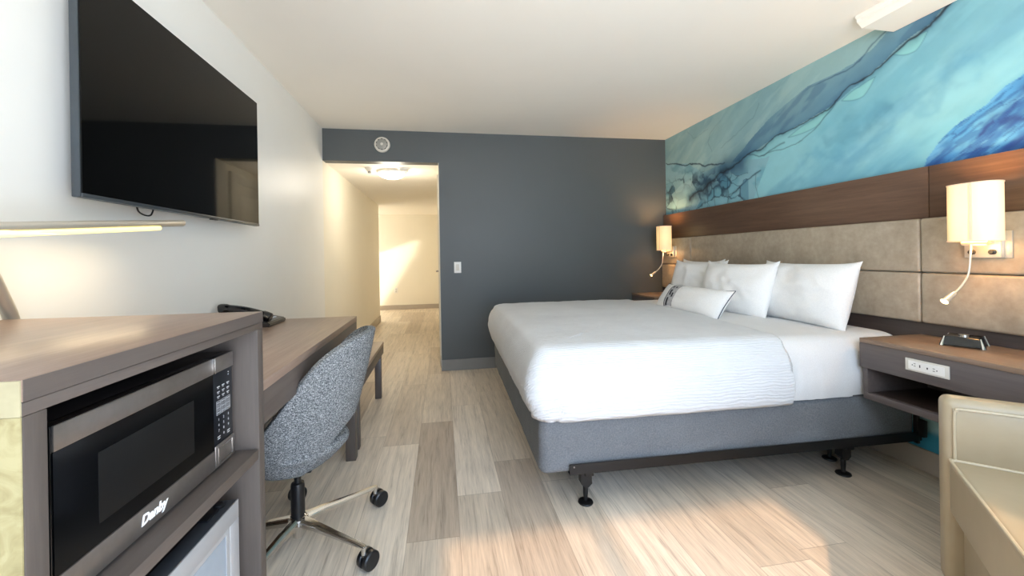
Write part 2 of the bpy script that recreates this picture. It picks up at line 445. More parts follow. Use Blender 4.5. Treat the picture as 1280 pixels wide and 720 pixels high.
# pale lens shapes below the main vein
for c0, c1, wdt in (((1052, 126), (1094, 96), .034), ((1116, 68), (1160, 38), .036), ((985, 172), (1045, 128), .03)):
    D, S, _ = seg_dist([c0, ((c0[0]+c1[0])/2+3, (c0[1]+c1[1])/2+4), c1])
    r = D-wdt*np.sin(np.clip(S, 0, 1)*PI)
    Cc = blend(Cc, sm(r, .004, -.004)*.8, L3(142, 206, 204))
    Cc = blend(Cc, np.exp(-(r/.0035)**2)*.5, L3(52, 104, 132))
# cracked cells at the lower left
cell = inside([(833, 206), (857, 204), (878, 215), (905, 205), (935, 200), (962, 196), (950, 225), (938, 262), (900, 285), (830, 290)])
Cc = blend(Cc, cell*.55, L3(84, 148, 174))
Cc = blend(Cc, cell*sm(vnoise(YY, ZZ, 5, 9, 41, 4), .42, .6)*.65, L3(152, 194, 202))
Dc = seg_dist([(845, 240), (862, 243), (880, 232), (905, 214), (925, 203)], .03)[0]
Cc = blend(Cc, np.exp(-(Dc/.10)**2)*.8, L3(26, 66, 96))
for pts, wd, op in (
   ([(833, 206), (845, 204), (857, 207), (870, 204), (892, 208), (905, 206)], .007, .9),
   ([(833, 243), (845, 240), (858, 228), (864, 222)], .005, .6), ([(862, 222), (875, 238), (888, 262)], .006, .7),
   ([(838, 243), (846, 258), (852, 275)], .006, .6), ([(892, 236), (893, 262)], .008, .9),
   ([(908, 226), (912, 258)], .008, .9), ([(862, 262), (868, 246), (880, 240)], .008, .8),
   ([(905, 248), (922, 233), (937, 222), (950, 213)], .008, .8), ([(904, 256), (925, 248), (945, 250)], .006, .5),
   ([(945, 218), (944, 235), (950, 250)], .004, .5), ([(871, 222), (878, 238), (866, 240), (856, 228), (864, 221)], .004, .5),
   ([(952, 192), (975, 188), (1000, 178), (1020, 160), (1035, 138), (1050, 122)], .004, .6),
   ([(935, 194), (955, 192), (980, 178)], .006, .6), ([(890, 190), (886, 178), (888, 165), (900, 150)], .004, .25),
   ([(900, 186), (925, 165), (940, 150), (948, 130)], .004, .25), ([(858, 165), (868, 172), (885, 160)], .004, .2)):
    D = seg_dist(pts, .03)[0]; Cc = blend(Cc, np.exp(-(D/wd)**2)*op, L3(18, 44, 66))
rv = np.random.RandomState(12); PY = rv.uniform(3.1, 4.3, 60); PZ = rv.uniform(1.55, 2.1, 60)
sub = (YY > 3.0) & (ZZ > 1.5) & (ZZ < 2.15)
d1 = np.full(YY.shape, 9.); d2 = d1.copy(); own = np.zeros(YY.shape)
wy_ = YY+.12*(vnoise(YY, ZZ, 8, 8, 51)-.5); wz_ = ZZ+.12*(vnoise(YY, ZZ, 8, 8, 52)-.5)
for kk, (p, q) in enumerate(zip(PY, PZ)):
    dd = np.hypot((wy_-p)*.75, wz_-q); m = dd < d1; d2 = np.where(m, d1, np.minimum(d2, dd)); own = np.where(m, rv.rand(), own); d1 = np.where(m, dd, d1)
cw = sub*sm(seg_dist([(834, 250), (860, 240), (885, 240), (925, 240)], 0)[0], .26, .10)
Cc = blend(Cc, cw*sm(own, .5, .7)*.55, L3(140, 186, 196)); Cc = blend(Cc, cw*sm(own, .45, .2)*.5, L3(52, 112, 142))
Cc = blend(Cc, cw*np.exp(-((d2-d1)/(.004+.016*sm(n3, .45, .75)))**2)*.85, L3(16, 42, 64))
pale = inside([(847, 262), (840, 243), (852, 230), (862, 224), (870, 236), (876, 252), (870, 262)])
Cc = blend(Cc, pale*.6, L3(150, 190, 200))
for cx_, cz_, op in ((880, 248, .6), (903, 254, .6), (843, 257, .7), (857, 240, .6)):
    a, b = mural_pt(cx_, cz_); D = np.hypot(YY-a, ZZ-b); Cc = blend(Cc, np.exp(-(D/.045)**2)*op, L3(150, 198, 208))
# the main vein, thick and nearly black at its lower end
wd = .0045+.034*sm(Sm, .38, .08)*np.clip(n3*2-.4, .15, 1.2)+.006*sm(Sm, .8, 1.)
Cc = blend(Cc, np.exp(-(Dm/(wd*2.6+.012))**2)*.45, L3(44, 92, 122))
Cc = blend(Cc, np.exp(-(Dm/wd)**2)*.97, L3(8, 22, 40))
Cc = blend(Cc, above*np.exp(-(Dm/.05)**2)*.35*sm(Sm, .5, .1), L3(60, 110, 132))
# smoky streak in the middle, and the ultramarine cloud on the right
D, S, _ = seg_dist([(1040, 170), (1070, 162), (1095, 150), (1110, 140)], .12)
Cc = blend(Cc, np.exp(-(D/.05)**2)*.6*n2*1.4, L3(58, 118, 152))
D, S, _ = seg_dist([(1000, 210), (1060, 195), (1110, 165), (1160, 120), (1230, 80)], .2)
Cc = blend(Cc, np.exp(-(D/.06)**2)*.35, L3(88, 152, 184))
blue = inside([(1150, 225), (1158, 198), (1172, 180), (1185, 166), (1208, 146), (1232, 131), (1258, 108), (1300, 78), (1330, 50), (1400, 200), (1400, 300)])
edge = sm(vnoise(YY, ZZ, 6, 16, 9, 4, -.6), .25, .5)
Cc = blend(Cc, blue*(.6+.35*edge), L3(70, 142, 196))
Cc = blend(Cc, blue*sm(vnoise(YY, ZZ, 5, 18, 10, 5, -.7), .46, .66)*.85, L3(38, 92, 158))
st = vnoise(YY, ZZ, 4, 26, 61, 5, -.62); st2 = vnoise(YY, ZZ, 7, 34, 62, 4, -.5)
Cc = blend(Cc, blue*sm(abs(st-.5), .035, .0)*.55, L3(24, 62, 128)); Cc = blend(Cc, blue*sm(st2, .58, .66)*.5, L3(112, 176, 214))
Cc = blend(Cc, blue*sm(st2, .42, .36)*.5, L3(30, 74, 140))
for p0, p1, w_, op in (((1218, 168), (1232, 158), .010, .9), ((1225, 160), (1262, 140), .02, .5), ((1262, 185), (1290, 165), .03, .8), ((1250, 158), (1290, 145), .02, .8), ((1192, 200), (1225, 187), .006, .6), ((1165, 205), (1180, 180), .03, .4), ((1268, 120), (1300, 100), .03, .8)):
    D = seg_dist([p0, p1], .06)[0]; Cc = blend(Cc, np.exp(-(D/w_)**2)*op, L3(28, 58, 122))
Cc *= (.94+.12*n3)[..., None]
# painted wall below the headboard shows the same wash, brightened against its shade
low = ZZ < 1.45
nl = .5-np.tanh((ZZ-.215+.10*(vnoise(YY, ZZ, 7, 7, 21, 4)-.5))*22)*.2
Cc = np.where(low[..., None], L3(180, 226, 226)*(1-sm(nl, .42, .55))[..., None]+L3(60, 156, 186)*sm(nl, .42, .55)[..., None], Cc)
ny, nz = YY.shape
verts = np.stack([np.full(YY.shape, WR), YY, ZZ], -1).reshape(-1, 3)
idx = np.arange(ny*nz).reshape(ny, nz)
faces = np.stack([idx[:-1, :-1], idx[:-1, 1:], idx[1:, 1:], idx[1:, :-1]], -1).reshape(-1, 4)
me = bpy.data.meshes.new('wall_right'); me.from_pydata(verts.tolist(), [], faces.tolist())
ca = me.color_attributes.new('ink', 'FLOAT_COLOR', 'POINT')
ca.data.foreach_set('color', np.concatenate([Cc.reshape(-1, 3), np.ones((ny*nz, 1))], 1).ravel())
t = NT('ink_wash_mural'); a = t.new('ShaderNodeVertexColor', layer_name='ink'); t.color(a.outputs[0]); t.set(Roughness=.6)
me.materials.append(t.m)
wr = bpy.data.objects.new('wall_right', me); col.objects.link(wr); wr['kind'] = 'structure'
struct('wall_right_core', boxes((WR+.004, WR+T, YN-T, YB, 0, H)), M['wall_paint'])

BB = .1165
struct('baseboard_dark', boxes((XD, WR, YB-.014, YB, 0, .112), bev=.003), M['baseboard_grey'])
struct('baseboard_right', boxes((WR-.014, WR, YN, YB-.014, 0, BB), bev=.003), M['trim_paint'])
struct('baseboard_left', boxes((WL, WL+.014, YN, 7.78, 0, BB), bev=.003), M['trim_paint'])
struct('baseboard_far', boxes((-3.2, XD, YF-.014, YF, 0, .1), bev=.003), M['trim_paint'])
struct('baseboard_hall', boxes((XD-.012, XD, YB+.13, 4.50, 0, .1), (XD-.012, XD, 5.56, YF-.014, 0, .1)), M['trim_paint'])
# boxed-in moulding under the ceiling on the right
struct('trim_2', prism([(2.246, H-.002), (2.246, 2.409), (2.258, 2.402), (2.278, 2.381), (WR-.004, 2.378), (WR-.004, H-.002)], YN, 1.885), M['ceiling_paint'])
struct('trim_3', prism([(2.236, H-.002), (2.236, 2.432), (2.246, 2.424), (2.246, H-.002)], YN, 1.885), M['ceiling_paint'])

# white door in the hall (seen in the screen and by its handle)
d = obj('door_1', boxes((XD-.012, XD-.002, 4.60, 5.46, .01, 1.96)), M['door_white'], smooth=0); d['kind'] = 'structure'
obj('door_frame', boxes((XD-.022, XD-.002, 4.50, 4.60, 0, 2.06), (XD-.022, XD-.002, 5.46, 5.56, 0, 2.06), (XD-.022, XD-.002, 4.60, 5.46, 1.96, 2.06), bev=.003), M['door_white'], d)
obj('door_panel', boxes((XD-.016, XD-.011, 4.72, 5.34, 1.05, 1.84), (XD-.016, XD-.011, 4.72, 5.34, .2, .92), bev=.002), M['door_white'], d)
bm = bmesh.new(); add_tube(bm, [(XD-.012, 5.38, .985), (XD-.05, 5.38, .985)], .012); add_tube(bm, [(XD-.05, 5.39, .985), (XD-.052, 5.27, .985)], .009)
add_box(bm, XD-.018, XD-.01, 5.355, 5.405, .90, 1.05)
obj('door_handle', bm, M['brushed'], d)

# ------------------------------------------------------------------ headboard
hb = thing('headboard', 'long wall-wide headboard of taupe leather panels under a dark wood band', 'headboard', (2.44, 2.6, .45))
Y0h = .2
obj('wood_band', boxes((2.452, WR-.001, 1.7075, YB-.002, 1.3286, 1.5936), bev=.002), M['headboard_wood'], hb, world=True)
obj('wood_band', boxes((2.452, WR-.001, Y0h, 1.7035, 1.3286, 1.5936), bev=.002), M['headboard_wood'], hb, world=True)
obj('lower_rail', boxes((2.446, WR-.001, Y0h, YB-.002, .45, .795), bev=.002), M['rail_wood'], hb, world=True)
for ya, yb in ((3.70, YB-.006), (1.728, 3.70), (Y0h, 1.728)):
    for za, zb in ((.79, 1.05), (1.05, 1.3286)):
        obj('leather_panel', boxes((2.42, WR-.004, ya+.0015, yb-.0015, za+.0015, zb-.0015), bev=.014, seg=5), M['leather'], hb, world=True)

# ------------------------------------------------------------------ bed
bed = thing('bed', 'king bed with grey fabric base on a black metal frame', 'bed', (.42, 1.80, 0), (0, 0, -.0175))
BLn, BW = 2.02, 1.93
def sm1(x): x = min(1, max(0, x)); return x*x*(3-2*x)
def ring_rect(x0, x1, y0, y1, r, n=20, step=.02):
    pts = []
    cs = [((x1-r, y0+r), -PI/2), ((x1-r, y1-r), 0), ((x0+r, y1-r), PI/2), ((x0+r, y0+r), PI)]
    corners = []
    for (cx, cy), a0 in cs: corners.append([(cx+r*math.cos(a0+PI/2*k/n), cy+r*math.sin(a0+PI/2*k/n)) for k in range(n+1)])
    NS = {0: 96, 1: 100, 2: 96, 3: 100}
    for i in range(4):
        pts += corners[i]
        a = corners[i][-1]; b = corners[(i+1) % 4][0]; m = NS[(i+1) % 4]
        for k in range(1, m): pts.append((a[0]+(b[0]-a[0])*k/m, a[1]+(b[1]-a[1])*k/m))
    return pts
def mattress_bm(off=0., z0=.432, flap=False, folds=0., seed=0., x_end=BLn):
    R = .115; zt = .722; prof = []
    for k in range(9):
        s = k/8; z = z0+(zt-R-z0)*s; prof.append((-.012*math.sin(PI*min(1, s*1.1))-.004, z))
    for k in range(1, 11):
        a = PI/2*k/10; prof.append((R*(1-math.cos(a)), zt-R+R*math.sin(a)))
    for d in (.14, .17, .2, .24, .28, .32, .36, .41, .46, .52, .58, .65, .72, .8, .88, .95): prof.append((d, zt+.014*sm1((d-.1)/.8)))
    bm = bmesh.new(); rings = []
    for d, z in prof:
        r = max(.075-d*.25, .004) if d > 0 else .075
        rings.append([bm.verts.new((x, y, z)) for x, y in ring_rect(d-off, x_end-max(d, 0)*.55+off*0, d-off, BW-d+off, r)])
    n = len(rings[0])
    for a, b in zip(rings, rings[1:]):
        for k in range(n): bm.faces.new((a[k], a[(k+1) % n], b[(k+1) % n], b[k]))
    bm.faces.new(rings[-1])
    if off:
        for v in bm.verts:
            if v.co.z > .7: v.co.z += off
    return bm
def rounded_loft(x0, x1, y0, y1, levels):
    bm = bmesh.new(); rings = []
    for inset, z, r in levels:
        rings.append([bm.verts.new((x, y, z)) for x, y in ring_rect(x0+inset, x1-inset, y0+inset, y1-inset, r)])
    n = len(rings[0])
    for a, b in zip(rings, rings[1:]):
        for k in range(n): bm.faces.new((a[k], a[(k+1) % n], b[(k+1) % n], b[k]))
    bm.faces.new(rings[0][::-1]); bm.faces.new(rings[-1])
    return bm
lv = [(.03, .176, .02), (.008, .180, .035), (.001, .190, .042)]+[(0, .20+.2*k/14, .045) for k in range(15)]+[(.002, .412, .043), (.012, .424, .035), (.04, .430, .02)]
bm = rounded_loft(0, BLn, 0, BW, lv); bm.normal_update()
for v in bm.verts:
    x, y, z = v.co
    f = .0035*noise.noise(Vector((x*4, y*4, z*14)))+.0025*noise.noise(Vector((x*13+z*20, y*13, z*9)))
    if y < .3: f += .010*math.exp(-((z-.205-.16*(x-.62))/.016)**2)*sm1((x-.50)/.1)*sm1((.95-x)/.15)+.006*math.exp(-((z-.20-.12*(x-1.45))/.014)**2)*sm1((x-1.3)/.1)*sm1((1.8-x)/.15)
    v.co += v.normal*f
obj('box_spring', bm, M['boxspring'], bed, 60)
bm = mattress_bm(); obj('mattress', bm, M['sheet'], bed, 60)
def cut(bm, x, keep_low=True):
    g = list(bm.verts)+list(bm.edges)+list(bm.faces)
    bmesh.ops.bisect_plane(bm, geom=g, plane_co=(x, 0, 0), plane_no=(1, 0, 0), clear_outer=keep_low, clear_inner=not keep_low)
bm = mattress_bm(.007, .428); cut(bm, 1.62)
bm.normal_update()
for v in bm.verts:
    if v.co.z < .66:
        w = .006*noise.noise(Vector((v.co.x*24, v.co.y*3, v.co.z*5)))+.003*noise.noise(Vector((v.co.x*60, v.co.y*3, v.co.z*9)))
        v.co += v.normal*w
    else: v.co += v.normal*.003*noise.noise(v.co*9)
obj('top_sheet', bm, M['sheet'], bed, 60)
bm = mattress_bm(.016, .424); cut(bm, 1.255)
bm.normal_update()
for v in bm.verts:
    x, y, z = v.co; w = .004*noise.noise(Vector((x*5, y*5, z*5)))+.0025*noise.noise(Vector((x*16, y*16, z*30)))
    if z < .68 and y < .12:
        if x > .085: w += .012*sm1((x-.085)/.012)*sm1((.68-z)/.08)          # overlapping flap at the corner
        else: w += .0055*math.sin(z*130+x*60+2*noise.noise(Vector((x*20, y*20, z*9))))*sm1((.66-z)/.05)
    if x < .5 and y < .5 and z > .6:
        w += .0022*math.sin((x*.8+y)*190+2*noise.noise(v.co*8))*sm1((.5-x)/.3)*sm1((.5-y)/.3)*sm1((x+y-.1)/.12)
    v.co += v.normal*w
    v.co.x -= .03*sm1((.25-x)/.2)*sm1((z-.43)/.15)
cov = obj('coverlet', bm, M['coverlet'], bed, 70)
so = cov.modifiers.new('s', 'SOLIDIFY'); so.thickness = .006; so.offset = 1
# hem of the coverlet
# frame rails, legs
def lrail(ya, yb, yc, yd):       # angle iron: upright web and foot
    lo, hi = min(ya, yb), max(ya, yb)
    return boxes((.13, BLn, lo, hi, .176, .222), (.13, BLn, yc, yd, .174, .1772))
obj('frame_rail', lrail(-.022, -.018, -.02, .03), M['black_metal'], bed)
obj('frame_rail', lrail(BW+.018, BW+.022, BW-.03, BW+.02), M['black_metal'], bed)
obj('cross_rail', boxes((.21, .25, 0, BW, .15, .173), bev=.002), M['black_metal'], bed)
obj('cross_rail', boxes((1.60, 1.64, 0, BW, .15, .173), bev=.002), M['black_metal'], bed)
def bed_leg(x, y):
    bm = bmesh.new()
    prof = [(-.038, .178), (.032, .178), (.036, .10), (.012, .083), (-.012, .083), (-.036, .10)]
    a = prism([(px*.72, pz) for px, pz in prof], -.022, .022); 
    me = bpy.data.meshes.new('t'); a.to_mesh(me); a.free(); bm.from_mesh(me); bpy.data.meshes.remove(me)
    add_lathe(bm, [(.012, .09), (.012, .05), (.009, .014), (.02, .013), (.034, .009), (.036, .004), (.033, .0)], 20)
    xf(bm, Matrix.Translation((x, y, 0))); return obj('leg', bm, M['black_metal'], bed)
for lx, ly in ((.225, .05), (1.625, .05), (.225, BW-.05), (1.625, BW-.05), (.225, BW/2), (1.625, BW/2), (1.70, .20)): bed_leg(lx, ly)
obj('rivet', xf(lathe([(.004, 0), (.004, .002), (.002, .003)], 10), Matrix.Translation((.15, -.022, .21)) @ Matrix.Rotation(PI/2, 4, 'X')), M['brushed'], bed)
obj('headboard_bracket', boxes((2.0, 2.025, -.045, -.012, .20, .285), (1.995, 2.010, -.022, .0, .16, .42), bev=.002), M['black_metal'], bed)
# cord hanging behind the nightstand
tag(rebase(obj('power_cord', tube(smooth_path([(2.475, 1.80, .40), (2.47, 1.775, .35), (2.46, 1.72, .325), (2.46, 1.64, .335), (2.465, 1.58, .38), (2.47, 1.56, .47)]), .007, 8), M['cord']), (2.47, 1.7, .32)),
    'black power cord looping on the blue wall under the near nightstand', 'cord')

# ------------------------------------------------------------------ pillows
def pillow_bm(w, h, t, seed=0, ear=.03, wr=.012, nu=48, nv=36, pw=2.6, side=None):
    bm = bmesh.new(); G = {}
    def pos(i, j, s):
        u = -1+2*i/(nu-1); v = -1+2*j/(nv-1)
        # sides bow inward, corners stick out
        x = u*w/2*(1-.05*(1-v*v)*0-.035*(1-abs(v)**2)*abs(u)**3); y = v*h/2*(1-.06*(1-abs(u)**2)*abs(v)**3)
        c = (abs(u)*abs(v))**6; x += math.copysign(ear*c*.4, u); y += math.copysign(ear*c, v)
        th = t/2*(max(0, 1-abs(u)**pw))**.55*(max(0, 1-abs(v)**pw))**.55
        k = noise.noise(Vector((u*2.2+seed, v*2.2, seed*1.7)))+.5*noise.noise(Vector((u*5+seed, v*5, s*2.)))
        k += .6*(1-abs(noise.noise(Vector((u*3+v*2+seed, (v-u)*1.2, seed+s))))*4)*.35
        th += wr*k*(1-abs(u)**4)*(1-abs(v)**4)
        sag = -.012*(1-v)*(1-u*u)*0
        return Vector((x, y+sag, s*max(th, .0)))
    for s in (1, -1):
        for i in range(nu):
            for j in range(nv):
                if s == -1 and (i in (0, nu-1) or j in (0, nv-1)): G[(s, i, j)] = G[(1, i, j)]
                else: G[(s, i, j)] = bm.verts.new(pos(i, j, s))
    for s in (1, -1):
        for i in range(nu-1):
            for j in range(nv-1):
                q = [G[(s, i, j)], G[(s, i+1, j)], G[(s, i+1, j+1)], G[(s, i, j+1)]]
                bm.faces.new(q if s == 1 else q[::-1])
    return bm, pos
def stand(center, lean, yaw, roll=0.):
    """pillow stands on its long edge: local x runs along the headboard, local y up, local z toward the foot"""
    base = Matrix(((0, 0, -1), (-1, 0, 0), (0, 1, 0))).to_4x4()   # x->-Y, y->Z, z->-X
    return Matrix.Translation(center) @ Matrix.Rotation(yaw, 4, 'Z') @ Matrix.Rotation(lean, 4, 'Y') @ base @ Matrix.Rotation(roll, 4, 'Z')
def pillow(label, center, lean, yaw, w, h, t, seed, roll=0., ear=.03, group='bed pillows'):
    bm, _ = pillow_bm(w, h, t, seed, ear)
    o = obj('pillow', bm, M['pillow'], smooth=80); o.matrix_world = stand(center, lean, yaw, roll)
    tag(o, label, 'pillow', group); return o
pillow('large white pillow leaning on the headboard, nearest the armchair and biggest in view', (2.25, 2.27, .905), .30, .0, .68, .40, .22, 1.3, ear=.012)
pillow('white pillow with sharp top corners standing in front of the nearest big pillow', (2.08, 2.66, .905), .32, .12, .62, .39, .19, 5.1, ear=.018)
pillow('white creased pillow behind the small printed bolster, partly hidden', (2.13, 3.20, .905), .30, .12, .60, .39, .15, 8.7, ear=.018)
pillow('rearmost white pillow, only its left edge and peak showing, farthest from the camera', (2.31, 3.40, .91), .18, .02, .58, .38, .13, 11.9, ear=.018)
# printed bolster
bol = thing('bolster_pillow', 'small white oblong pillow with grey printed patch and dark piping', 'pillow', (1.80, 2.75, .812), (0, 0, 0))
bm, pos = pillow_bm(.76, .24, .16, 3.3, .008, .004)
Mt = stand(Vector((1.79, 2.76, .812)), .62, .02)
xf(bm, Mt); obj('cover', bm, M['pillow'], bol, 80, world=True)
pts = []
for k in range(48): pts.append(pos(k, 0, 1))
for k in range(36): pts.append(pos(47, k, 1))
for k in range(48): pts.append(pos(47-k, 35, 1))
for k in range(36): pts.append(pos(0, 35-k, 1))
pts = [Mt @ p for p in pts]
M['piping_dark'] = plain('dark_piping', lin(72, 76, 86), .7)
M['print_grey'] = plain('printed_grey', lin(176, 176, 178), .8, var=.25, scale=60)
M['print_dark'] = plain('printed_dark', lin(40, 40, 46), .8)
obj('piping', add_tube(bmesh.new(), pts[:-1], .0028, 6), M['piping_dark'], bol, world=True)
def patch(i0, i1, j0, j1, off):
    bm = bmesh.new(); V = {}
    ni, nj = 9, 12
    for i in range(ni+1):
        for j in range(nj+1):
            p = pos(i0+(i1-i0)*i/ni, j0+(j1-j0)*j/nj, 1); p.z += off; V[i, j] = bm.verts.new(Mt @ p)
    for i in range(ni):
        for j in range(nj): bm.faces.new((V[i, j], V[i+1, j], V[i+1, j+1], V[i, j+1]))
    return bm
# pillow local x runs toward -Y, so small i is the far side
obj('printed_patch', patch(11.5, 18.5, 2, 33, .0012), M['print_grey'], bol, 80, world=True)
for a in ((11.5, 12.1, 2, 33), (11.5, 18.5, 32.4, 33.4), (13.2, 14.6, 4, 13), (13.6, 15.0, 16, 23), (15.8, 17.0, 14, 19), (12.8, 14, 26, 28.5), (15.4, 16.6, 26, 28)):
    obj('print_mark', patch(*a, .0024), M['print_dark'], bol, 80, world=True)

# ------------------------------------------------------------------ nightstands (wall-hung)
def nightstand(y0, y1, zt, name_label, outlet=None):
    n = thing('nightstand', name_label, 'nightstand', (2.25, (y0+y1)/2, zt-.30), group='wall-hung nightstands')
    XF = 2.06; XB = 2.444
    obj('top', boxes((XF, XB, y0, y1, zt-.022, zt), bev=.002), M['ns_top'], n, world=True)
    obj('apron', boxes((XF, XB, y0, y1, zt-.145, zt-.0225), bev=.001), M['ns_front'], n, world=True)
    a = .010
    bm = boxes((XF+.008, XB, y0+a, y1-a, zt-.30, zt-.268), (XF+.008, XB, y1-a-.022, y1-a, zt-.268, zt-.1455), (XF+.008, XB, y0+a, y0+a+.022, zt-.268, zt-.1455), (XB-.015, XB, y0+a+.022, y1-a-.022, zt-.268, zt-.1455), bev=.001)
    obj('open_shelf', bm, M['ns_front'], n, world=True)
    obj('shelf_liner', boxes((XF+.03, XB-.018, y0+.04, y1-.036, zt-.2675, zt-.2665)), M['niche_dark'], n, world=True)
    return n
ns = nightstand(1.02, 1.74, .73, 'brown wall-hung nightstand beside the armchair with a white outlet strip')
XF = 2.06
ou = obj('outlet_strip', boxes((XF-.006, XF-.0005, 1.366, 1.529, .628, .682), bev=.0015), M['offwhite_plastic'], ns, world=True)
ins = obj('insert', boxes((XF-.008, XF-.0055, 1.382, 1.515, .636, .674)), M['white_plastic'], ou); ins.data.transform(INFO[ns.name].inverted())
bm = bmesh.new()
for y, z, a, b in ((1.490, .663, .004, .002), (1.490, .653, .004, .002), (1.499, .656, .0015, .003), (1.470, .656, .002, .006), (1.442, .654, .0025, .004), (1.418, .659, .004, .002), (1.418, .649, .004, .002), (1.407, .653, .0015, .003)):
    sl = obj('slot', box(XF-.0085, XF-.0078, y-a, y+a, z-b, z+b), M['grey_plastic'] if b < .003 else M['black_plastic'], ou, 0); sl.data.transform(INFO[ns.name].inverted())
nightstand(3.76, YB-.01, .735, 'dark nightstand in the corner on the far side of the bed')

# charging dock on the near nightstand
ck = thing('charging_dock', 'small black box with chrome corners and a round button on the near nightstand', 'gadget', (2.32, 1.485, .731), (0, 0, .45))
bm = bmesh.new(); r0, r1 = .066, .054
bot = [bm.verts.new((sx*r0, sy*r0, .004)) for sx, sy in ((-1, -1), (1, -1), (1, 1), (-1, 1))]
top = [bm.verts.new((sx*r1, sy*r1, .044)) for sx, sy in ((-1, -1), (1, -1), (1, 1), (-1, 1))]
bm.faces.new(bot[::-1]); bm.faces.new(top)
for k in range(4): bm.faces.new((bot[k], bot[(k+1) % 4], top[(k+1) % 4], top[k]))
bmesh.ops.bevel(bm, geom=list(bm.edges), offset=.004, segments=3, affect='EDGES')
obj('body', bm, M['black_gloss'], ck)
for sx, sy in ((-1, -1), (1, -1), (1, 1), (-1, 1)):
    bm = tube([(sx*(r0-.002), sy*(r0-.002), .0), (sx*(r0-.004), sy*(r0-.004), .012), (sx*(r1+.001), sy*(r1+.001), .043)], [.008, .006, .003], 10)
    obj('corner_foot', bm, M['chrome'], ck)
obj('button', lathe([(.018, .043), (.018, .049), (.014, .051), (.001, .051)], 24), M['chrome'], ck)
obj('cable_plug', tube([(.066, -.03, .012), (.10, -.035, .010), (.115, -.04, .006)], [.006, .005, .004], 8), M['cord'], ck)

# ------------------------------------------------------------------ wall sconces
def sconce(y, zoff, label):
    s = thing('wall_sconce', label, 'lamp', (2.42, y, 1.13+zoff), group='sconces on the headboard')
    # local frame: +x to the wall
    obj('wall_plate', box(-.006, -.0, -.06, .095, -.005, .115, bev=.002), M['nickel'], s)
    obj('plate_box', box(-.026, -.006, -.036, .093, -.003, .113, bev=.003), M['nickel'], s)
    for yy in (.061, -.010):
        bm = xf(lathe([(.011, 0), (.011, .014), (.008, .018), (.001, .018)], 18), Matrix.Translation((-.026, yy, .022)) @ Matrix.Rotation(-PI/2, 4, 'Y'))
        obj('switch_knob', bm, M['black_plastic'], s)
    bm = tube([(-.006, -.01, .066), (-.11, .0, .062)], .008, 12); add_tube(bm, [(-.11, -.045, .062), (-.11, .045, .062)], .010)
    obj('arm', bm, M['nickel'], s)
    bm = bmesh.new(); n = 40; R = []
    for z in (.072, .073, .322, .323):
        R.append([bm.verts.new((-.11+.062*math.copysign(abs(math.cos(2*PI*k/n))**.9, math.cos(2*PI*k/n)), .086*math.copysign(abs(math.sin(2*PI*k/n))**.62, math.sin(2*PI*k/n)), z)) for k in range(n)])
    for a, b in zip(R, R[1:]):
        for k in range(n): bm.faces.new((a[k], a[(k+1) % n], b[(k+1) % n], b[k]))
    sh = obj('lamp_shade', bm, M['shade'], s)
    sol = sh.modifiers.new('s', 'SOLIDIFY'); sol.thickness = .002
    me = sh.data; me.transform(Matrix.Translation((0, 0, -.07))); sh.location = (0, 0, .07)
    obj('shade_stripe', box(-.175, -.1725, -.030, -.020, .075, .32), M['shade_seam'], s)
    for z0, z1 in ((.070, .0745), (.3205, .325)):
        bm = bmesh.new(); R = []
        for q, z in ((1.012, z0), (1.012, z1), (.985, z1), (.985, z0)):
            R.append([bm.verts.new((-.11+q*.063*math.copysign(abs(math.cos(2*PI*k/n))**.9, math.cos(2*PI*k/n)), q*.087*math.copysign(abs(math.sin(2*PI*k/n))**.62, math.sin(2*PI*k/n)), z)) for k in range(n)])
        for a in range(4):
            for k in range(n): bm.faces.new((R[a][k], R[a][(k+1) % n], R[(a+1) % 4][(k+1) % n], R[(a+1) % 4][k]))
        obj('shade_trim', bm, M['shade_seam'], s)
    P = smooth_path([(-.115, .012, .06), (-.118, .012, .02), (-.13, .012, -.07), (-.165, .015, -.125), (-.205, .018, -.16)])
    obj('gooseneck', tube(P, .0042, 10), M['nickel'], s)
    a = Vector((-.200, .0175, -.155)); d = Vector((-.045, .004, -.034)).normalized()
    hd = obj('reading_head', tube([a, a+d*.012, a+d*.05, a+d*.062], [.008, .011, .0125, .017], 16), M['nickel'], s)
    obj('lens', tube([a+d*.0615, a+d*.064], [.0145, .012], 16), M['bulb_glow'], hd)
    bu = bpy.data.lights.new('bulb', 'POINT'); bu.energy = 9; bu.color = (1., .62, .30); bu.shadow_soft_size = .03
    for z in (.25,):
        lo = bpy.data.objects.new('bulb_light', bu); col.objects.link(lo); lo.parent = s; lo.location = (-.11, 0, z)
    l2 = bpy.data.objects.new('bulb_light', bu.copy()); l2.data.energy = .5; col.objects.link(l2); l2.parent = s; l2.location = (-.11, 0, .03)
    sp = bpy.data.lights.new('reading_spot', 'SPOT'); sp.energy = 1.; sp.color = (1, .7, .4); sp.spot_size = 1.4; sp.shadow_soft_size = .01
    so_ = bpy.data.objects.new('reading_light', sp); col.objects.link(so_); so_.parent = s; so_.location = a+d*.075
    so_.rotation_euler = d.to_track_quat('-Z', 'Y').to_euler()
    return s
sconce(1.435, 0, 'lit wall sconce with gooseneck reading light above the near nightstand')
sconce(4.0, 0, 'lit wall sconce with gooseneck reading light in the far corner by the dark wall')

